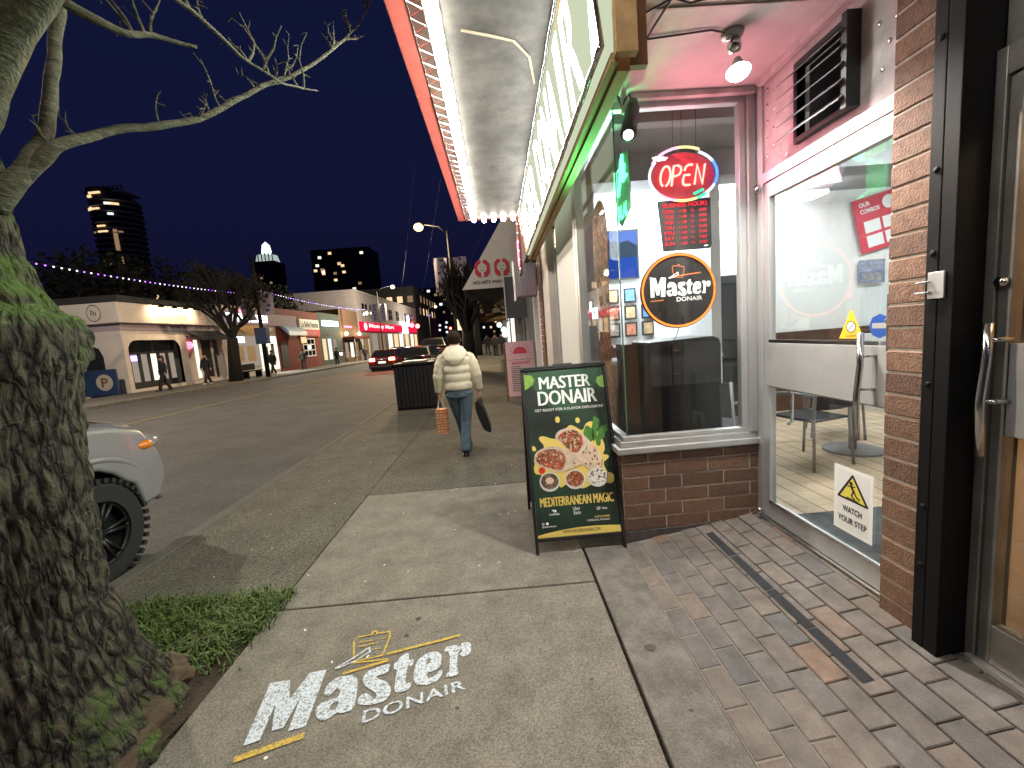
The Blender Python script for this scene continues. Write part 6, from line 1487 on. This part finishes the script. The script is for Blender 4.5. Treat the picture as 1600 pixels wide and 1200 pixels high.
q = MB(); q.add([(FX + .9 * math.cos(rad(a)), y, 2.9 + .85 * math.sin(rad(a))) for y in (35.4, 38.6) for a in range(0, 91, 15)], [(i, 7 + i, 8 + i, 1 + i) for i in range(6)] + [tuple(range(7))[::-1]]); mat('awning_blue', (.3, .4, .55), .5); q.build('barrel_awning', 'awning_blue', b3_, True)
f1 = ff(38.9, 3.5, .0); q = MB(); q.fbox(f1, 0, 4.1, 0, .95, .001, .2); sb_ = q.build('sign_board', 'white_paint', b3_); t = MB(); t.text(f1, 'La Belle Femme', .25, .2, 3.6, .55, .21, .02); t.build('sign_lettering', 'dark_frame', sb_)
q = MB(); q.fbox(f1, 0, 4.1, -.65, -.02, .001, .2); rb2 = q.build('lower_board', 'red_print', b3_); t = MB(); t.text(f1, 'HAIR SALON', .8, -.5, 2.4, .25, .21, .01); t.build('board_lettering', 'pink_paper', rb2)
f1 = ff(39.3, .95, .0); q = MB(); q.fbox(f1, 0, 2.6, 0, 1.75, .001, .06); wf_ = q.build('window_frame', 'white_paint', b3_)
for i in range(3):
    for k_ in range(3):
        q = MB(); q.fbox(f1, .15 + i * .8, .8 + i * .8, .12 + k_ * .54, .56 + k_ * .54, .061, .07); q.build('pane', 'win_cool' if (i, k_) == (1, 1) else 'car_glass', wf_)
q = MB(); q.fbox(f1, -.3, .7, 1.3, 1.85, .08, .12); q.build('lit_notice', 'win_warm', b3_)
q = MB(); fb(q, 35.3, 36.4, .3, 2.4, .001, .05); q.build('door', 'dark_frame', b3_)
b4_ = thing('green_shop', 'dark green shop with a glowing white sign strip', 'building', (-20, 46, 0)); MB().box(-26, FX, 43.21, 49.2, -.4, 5.3).build('wall', 'dark_green_wall', b4_)
q = MB(); fb(q, 44.2, 48.2, 3.95, 4.5, .001, .2); q.build('lit_sign', 'cyan_sign', b4_)
for i, m_ in enumerate(('win_warm', 'win_cool', 'win_shop_dim')):
    q = MB(); fb(q, 43.8 + i * 1.4, 44.6 + i * 1.4, .4, 2.6, .001, .04); q.build('window', m_, b4_)
MB().sph((FX + 1.2, 45.2, .9), .12, (1, 1, 1), 8, 6).build('lamp_glow', 'head_white', b4_, True)
b5_ = thing('brown_building', 'brown fronted building with two warm wall lamps', 'building', (-20, 52, 0)); MB().box(-26, FX, 49.21, 55.5, -.5, 6.0).build('wall', 'brown_wall', b5_)
for y in (50, 54.6): MB().sph((FX + .35, y, 3.15), .2, (1, 1, 1), 10, 7).build('wall_lamp', 'warm_glow', b5_, True); lamp('light', 'POINT', (FX + .8, y, 3.15), 60, (1, .75, .4), .2, b5_)
q = MB(); fb(q, 50.5, 53, 3.9, 4.1, .001, .06); q.build('red_neon', 'pink_sign', b5_); q = MB(); fb(q, 49.5, 55.3, 2.5, 2.75, .001, 1.4); q.build('porch_roof', 'dark_red', b5_)
for i in range(3):
    q = MB(); fb(q, 50 + i * 1.8, 51 + i * 1.8, .3, 2.1, .001, .04); q.build('window', ['win_shop_dim', 'win_shop', 'win_dim'][i], b5_)
for y in (49.7, 52.5, 55.1): MB().box(FX + 1.25, FX + 1.35, y - .06, y + .06, -.3, 2.5).build('porch_post', 'pale_print', b5_)
b6 = thing('grey_building', 'grey two storey building with a long red lit shop sign', 'building', (-22, 75, 0)); MB().box(-30, FX, 55.51, 96, -.6, 8.6).build('wall', 'stucco_grey', b6); MB().box(-30, FX + .15, 55.4, 96.1, 8.601, 8.9).build('cornice', 'stucco_grey', b6)
q = MB(); fb(q, 56, 94, 3.55, 4.75, .001, .3); rs = q.build('red_sign', 'red_sign', b6)
f1 = ff(56.3, 3.65, .31); t = MB(); t.text(f1, 'Money Mart', 3, .2, 14, .75, .01, .02); t.disc(f1, 1.4, .5, .7, .01, 24, .5); t.build('sign_lettering', 'red_sign_text', rs)
f1 = ff(79, 3.3, .5); q = MB(); q.fbox(f1, 0, 4.2, 0, 2.1, 0, .1); wb = q.build('white_box_sign', 'white_sign', b6); t = MB(); t.disc(f1, 2.1, 1.15, .5, .12, 20); t.build('box_print', 'blue_paint', wb)
for i, y in enumerate((58, 61.5, 72, 77, 84, 89)):
    q = MB(); fb(q, y, y + 2.2, 5.6, 7.3, .001, .03); wn_ = q.build('window', 'car_glass', b6); q = MB(); fb(q, y + 1.04, y + 1.16, 5.6, 7.3, .031, .06); fb(q, y, y + 2.2, 6.4, 6.5, .031, .0601); q.build('mullion', 'stucco_grey', wn_)
for i, (y, m_) in enumerate(((57, 'win_dim'), (61, 'win_shop_dim'), (65, 'win_dim'), (70, 'win_shop'), (74, 'win_warm'), (78, 'win_shop'), (83, 'win_warm'), (88, 'win_shop'), (92, 'win_warm'))):
    q = MB(); fb(q, y, y + 2.6, .4, 3.2, .001, .04); q.build('shop_window', m_, b6)
for y in (86, 92): MB().sph((FX + .9, y, 4.9), .45, (1, .6, 1), 10, 7).build('blade_light', 'red_light' if y > 90 else 'pink_sign', b6, True)
q = MB(); q.box(FX + .4, FX + .7, 84, 84.8, 4.8, 6.8); q.build('blade_sign', 'white_sign', b6)
b7 = thing('dark_block', 'dark brick block beyond the grey building with a few lit windows', 'building', (-22, 110, 0)); MB().box(-34, FX, 96.2, 130, -.6, 14).build('wall', 'facade_dark', b7)
wm = {}
def win(parent, m, fr, u, v, w_, h_, nm='window'):
    k_ = (m, round(w_, 2), round(h_, 2), tuple(round(c_, 2) for c_ in fr.u))
    if k_ not in wm: wm[k_] = MB().fbox(Fr((0, 0, 0), fr.u, fr.v), 0, w_, 0, h_, 0, .05).mesh(nm, m)
    inst(nm, wm[k_], parent, tuple(fr.p(u, v, .01)))
rn = random.Random(5)
f1 = Fr((FX, 96.2, 0), (0, 1, 0), (0, 0, 1))
for k_ in range(14): win(b7, rn.choice(['win_dim', 'win_warm', 'car_glass', 'win_dim']), f1, 1 + 2.3 * k_, 8 + (k_ % 2) * 3, 1.2, 1.6)
f1 = Fr((-34, 96.19, 0), (1, 0, 0), (0, 0, 1))
for k_ in range(6): win(b7, rn.choice(['win_dim', 'win_warm', 'car_glass']), f1, 3 + 2.3 * k_, 10.5, 1.2, 1.4)

# ================================================================ SKYLINE
def tower(label, x0, x1, y, h, wins, w_, h_, zb=0, seed=1, depth=20, m='tower_dark', lit=('win_warm', 'win_dim', 'win_cool')):
    e = thing('tower', label, 'tower block', ((x0 + x1) / 2, y, zb), 'tower blocks on the skyline'); MB().box(x0, x1, y, y + depth, zb - 2, h).build('wall', m, e)
    f = Fr((x0, y, 0), (1, 0, 0), (0, 0, 1)); r_ = random.Random(seed)
    for (a, c_, mm) in wins: win(e, mm, f, a * (x1 - x0), c_ * h, w_, h_)
    return e
# round tower with ringed balconies
rt = thing('round_tower', 'tall curved tower with ringed lit floors above the white restaurant', 'tower block', (-212, 255, 0), 'tower blocks on the skyline')
t = MB(); t.tube([(-216, 262, -2), (-216, 262, 96)], 10.6, 32); t.build('core', 'tower_dark', rt)
for i in range(18): t = MB(); t.tube([(-216, 262, 42 + i * 3.05), (-216, 262, 42.7 + i * 3.05)], 11.8, 32); t.build('balcony_ring', 'stucco_grey', rt)
MB().tube([(-218, 260, 96), (-218, 260, 101)], 9, 28).build('penthouse', 'tower_dark', rt)
for i in range(9): MB().box(-226 + i * 2.4, -225.4 + i * 2.4, 256, 257, 100, 103).build('roof_fin', 'stucco_grey', rt)
MB().box(-227, -206, 255, 268, 98.8, 100).build('roof_slab', 'stucco_grey', rt)
def rw(a, z, w_, h_, m_):
    an = rad(a); fr = Fr((-216 + 11 * math.sin(an), 262 - 11 * math.cos(an), z), (math.cos(an), math.sin(an), 0), (0, 0, 1)); MB().fbox(fr, -w_ * .35, w_ * .35, 0, h_ * .8, 0, .9).build('window', m_, rt)
for (a, z, w_, h_, m_) in ((-25, 95.5, 4, 1.6, 'win_warm'), (-5, 97, 9, 1.2, 'win_warm'), (-35, 89, 6, 1.5, 'win_warm'), (-10, 88.5, 6, 1.2, 'win_warm'), (22, 91, 4, 1.6, 'win_shop'), (38, 91, 5, 1.6, 'win_warm'), (25, 85.5, 3.5, 1.4, 'win_cool'), (-2, 79, 6, 1.2, 'win_warm'), (0, 76, 7, 1.2, 'win_warm'), (-28, 76, 2, 1.2, 'win_dim'), (40, 76, 3, 1, 'win_dim'), (-38, 58, 4, 1.2, 'win_warm'), (-12, 58, 3, 1.5, 'win_warm'), (2, 58, 5, 1, 'win_dim'), (28, 66, 2.6, 12, 'win_dim'), (30, 56, 3, 8, 'win_dim'), (28, 76, 2.4, 2, 'win_dim')): rw(a, z, w_, h_, m_)
low = tower('low dark block with one bright lamp under the round tower', -200, -170, 230, 40, [(.72, .86, 'win_warm'), (.5, .8, 'win_dim')], 4, 2)
# pointed tower
sp_t = thing('spire_tower', 'slim dark tower with glowing white crown and spire', 'tower block', (-131, 250, 0), 'tower blocks on the skyline')
MB().box(-137, -124, 250, 262, -2, 54).build('shaft', 'tower_dark', sp_t)
MB().tube([(-130.5, 256, 54), (-130.5, 256, 58)], [6.4, 5.4], 20).build('crown', 'crown_light', sp_t)
for i in range(7): MB().box(-136.6 + i * 2, -136.2 + i * 2, 249.2, 249.6, 54, 58.3).build('crown_rib', 'tower_dark', sp_t)
MB().tube([(-130.5, 256, 58), (-130.5, 256, 64), (-130.5, 256, 66)], [3, 2, .1], 12).build('spire', 'spire_white', sp_t)
f = Fr((-137, 249.9, 0), (1, 0, 0), (0, 0, 1))
for (a, c_, m_) in ((2, 36, 'win_dim'), (5, 36, 'win_warm'), (9, 41, 'win_dim'), (4, 44, 'win_dim'), (3, 30, 'win_dim')): win(sp_t, m_, f, a, c_, 1.4, 1.2)
rn = random.Random(21)
pts = [(rn.random() * .94, .3 + .66 * rn.random(), rn.choice(['win_warm', 'win_dim', 'win_warm', 'win_shop', 'win_dim'])) for _ in range(34)]
tower('broad dark apartment tower with many scattered lit windows', -103, -70, 250, 58, pts, 1.9, 1.4)
pts = [(rn.random() * .94, .3 + .66 * rn.random(), rn.choice(['win_warm', 'win_dim', 'win_warm'])) for _ in range(26)]
tower('wide low dark block with lit windows below the broad tower', -110, -52, 190, 24, pts, 1.6, 1.2, seed=2)
pts = [(rn.random() * .94, .2 + .75 * rn.random(), rn.choice(['win_warm', 'win_dim', 'win_cool'])) for _ in range(22)]
tower('dark apartment block with lit windows closing the street', -36, -14, 200, 26, pts, 1.4, 1.1, seed=3)
pts = [(rn.random() * .9, .15 + .8 * rn.random(), rn.choice(['win_warm', 'win_dim', 'purple_glow', 'win_cool', 'red_light'])) for _ in range(30)]
tower('low dark block far down the street with coloured lights', -26, 12, 170, 13, pts, .8, .8, seed=4)
tower('dark low roofline behind the far shops', -90, -30, 60, 9.5, [(.3, .6, 'win_dim'), (.7, .7, 'win_dim'), (.82, .5, 'win_warm'), (.9, .75, 'win_dim')], 1.0, .9, seed=6, depth=60)
# trees behind the white building
for i, (x, y, h, r_) in enumerate([(-30, 33, 10, 4.5), (-36, 40, 12, 5), (-28, 42, 10.5, 4), (-40, 50, 14, 5), (-33, 52, 12.5, 4.6), (-26, 50, 9.5, 3.4)]):
    e = thing('dark_tree', ['dark tree mass right behind the white restaurant roof', 'second dark tree behind the white restaurant', 'dark tree behind the chicken shop sign', 'tallest dark tree behind the far shops', 'dark tree under the slim spire tower', 'dark tree behind the red shop'][i], 'tree', (x, y, 0), 'dark trees behind the far shops')
    MB().tube([(x, y, 0), (x, y, h * .5)], [.35, .2], 8).build('trunk', 'bark_far', e)
    c_ = MB(); r2 = random.Random(i)
    for k_ in range(1500):
        d = V(r2.gauss(0, 1), r2.gauss(0, 1), r2.gauss(0, 1)).normalized() * (r2.random() ** .4)
        p = V(x + d.x * r_, y + d.y * r_, h * .62 + d.z * h * .38); p += V(*[r2.uniform(-.5, .5) for _ in range(3)])
        s_ = r2.uniform(.12, .35); u_ = V(r2.gauss(0, 1), r2.gauss(0, 1), r2.gauss(0, 1)).normalized(); v_ = u_.orthogonal().normalized()
        c_.add([p - u_ * s_, p + v_ * s_ * .6, p + u_ * s_, p - v_ * s_ * .6], [(0, 1, 2, 3)])
    c_.build('crown', 'foliage_dark', e)
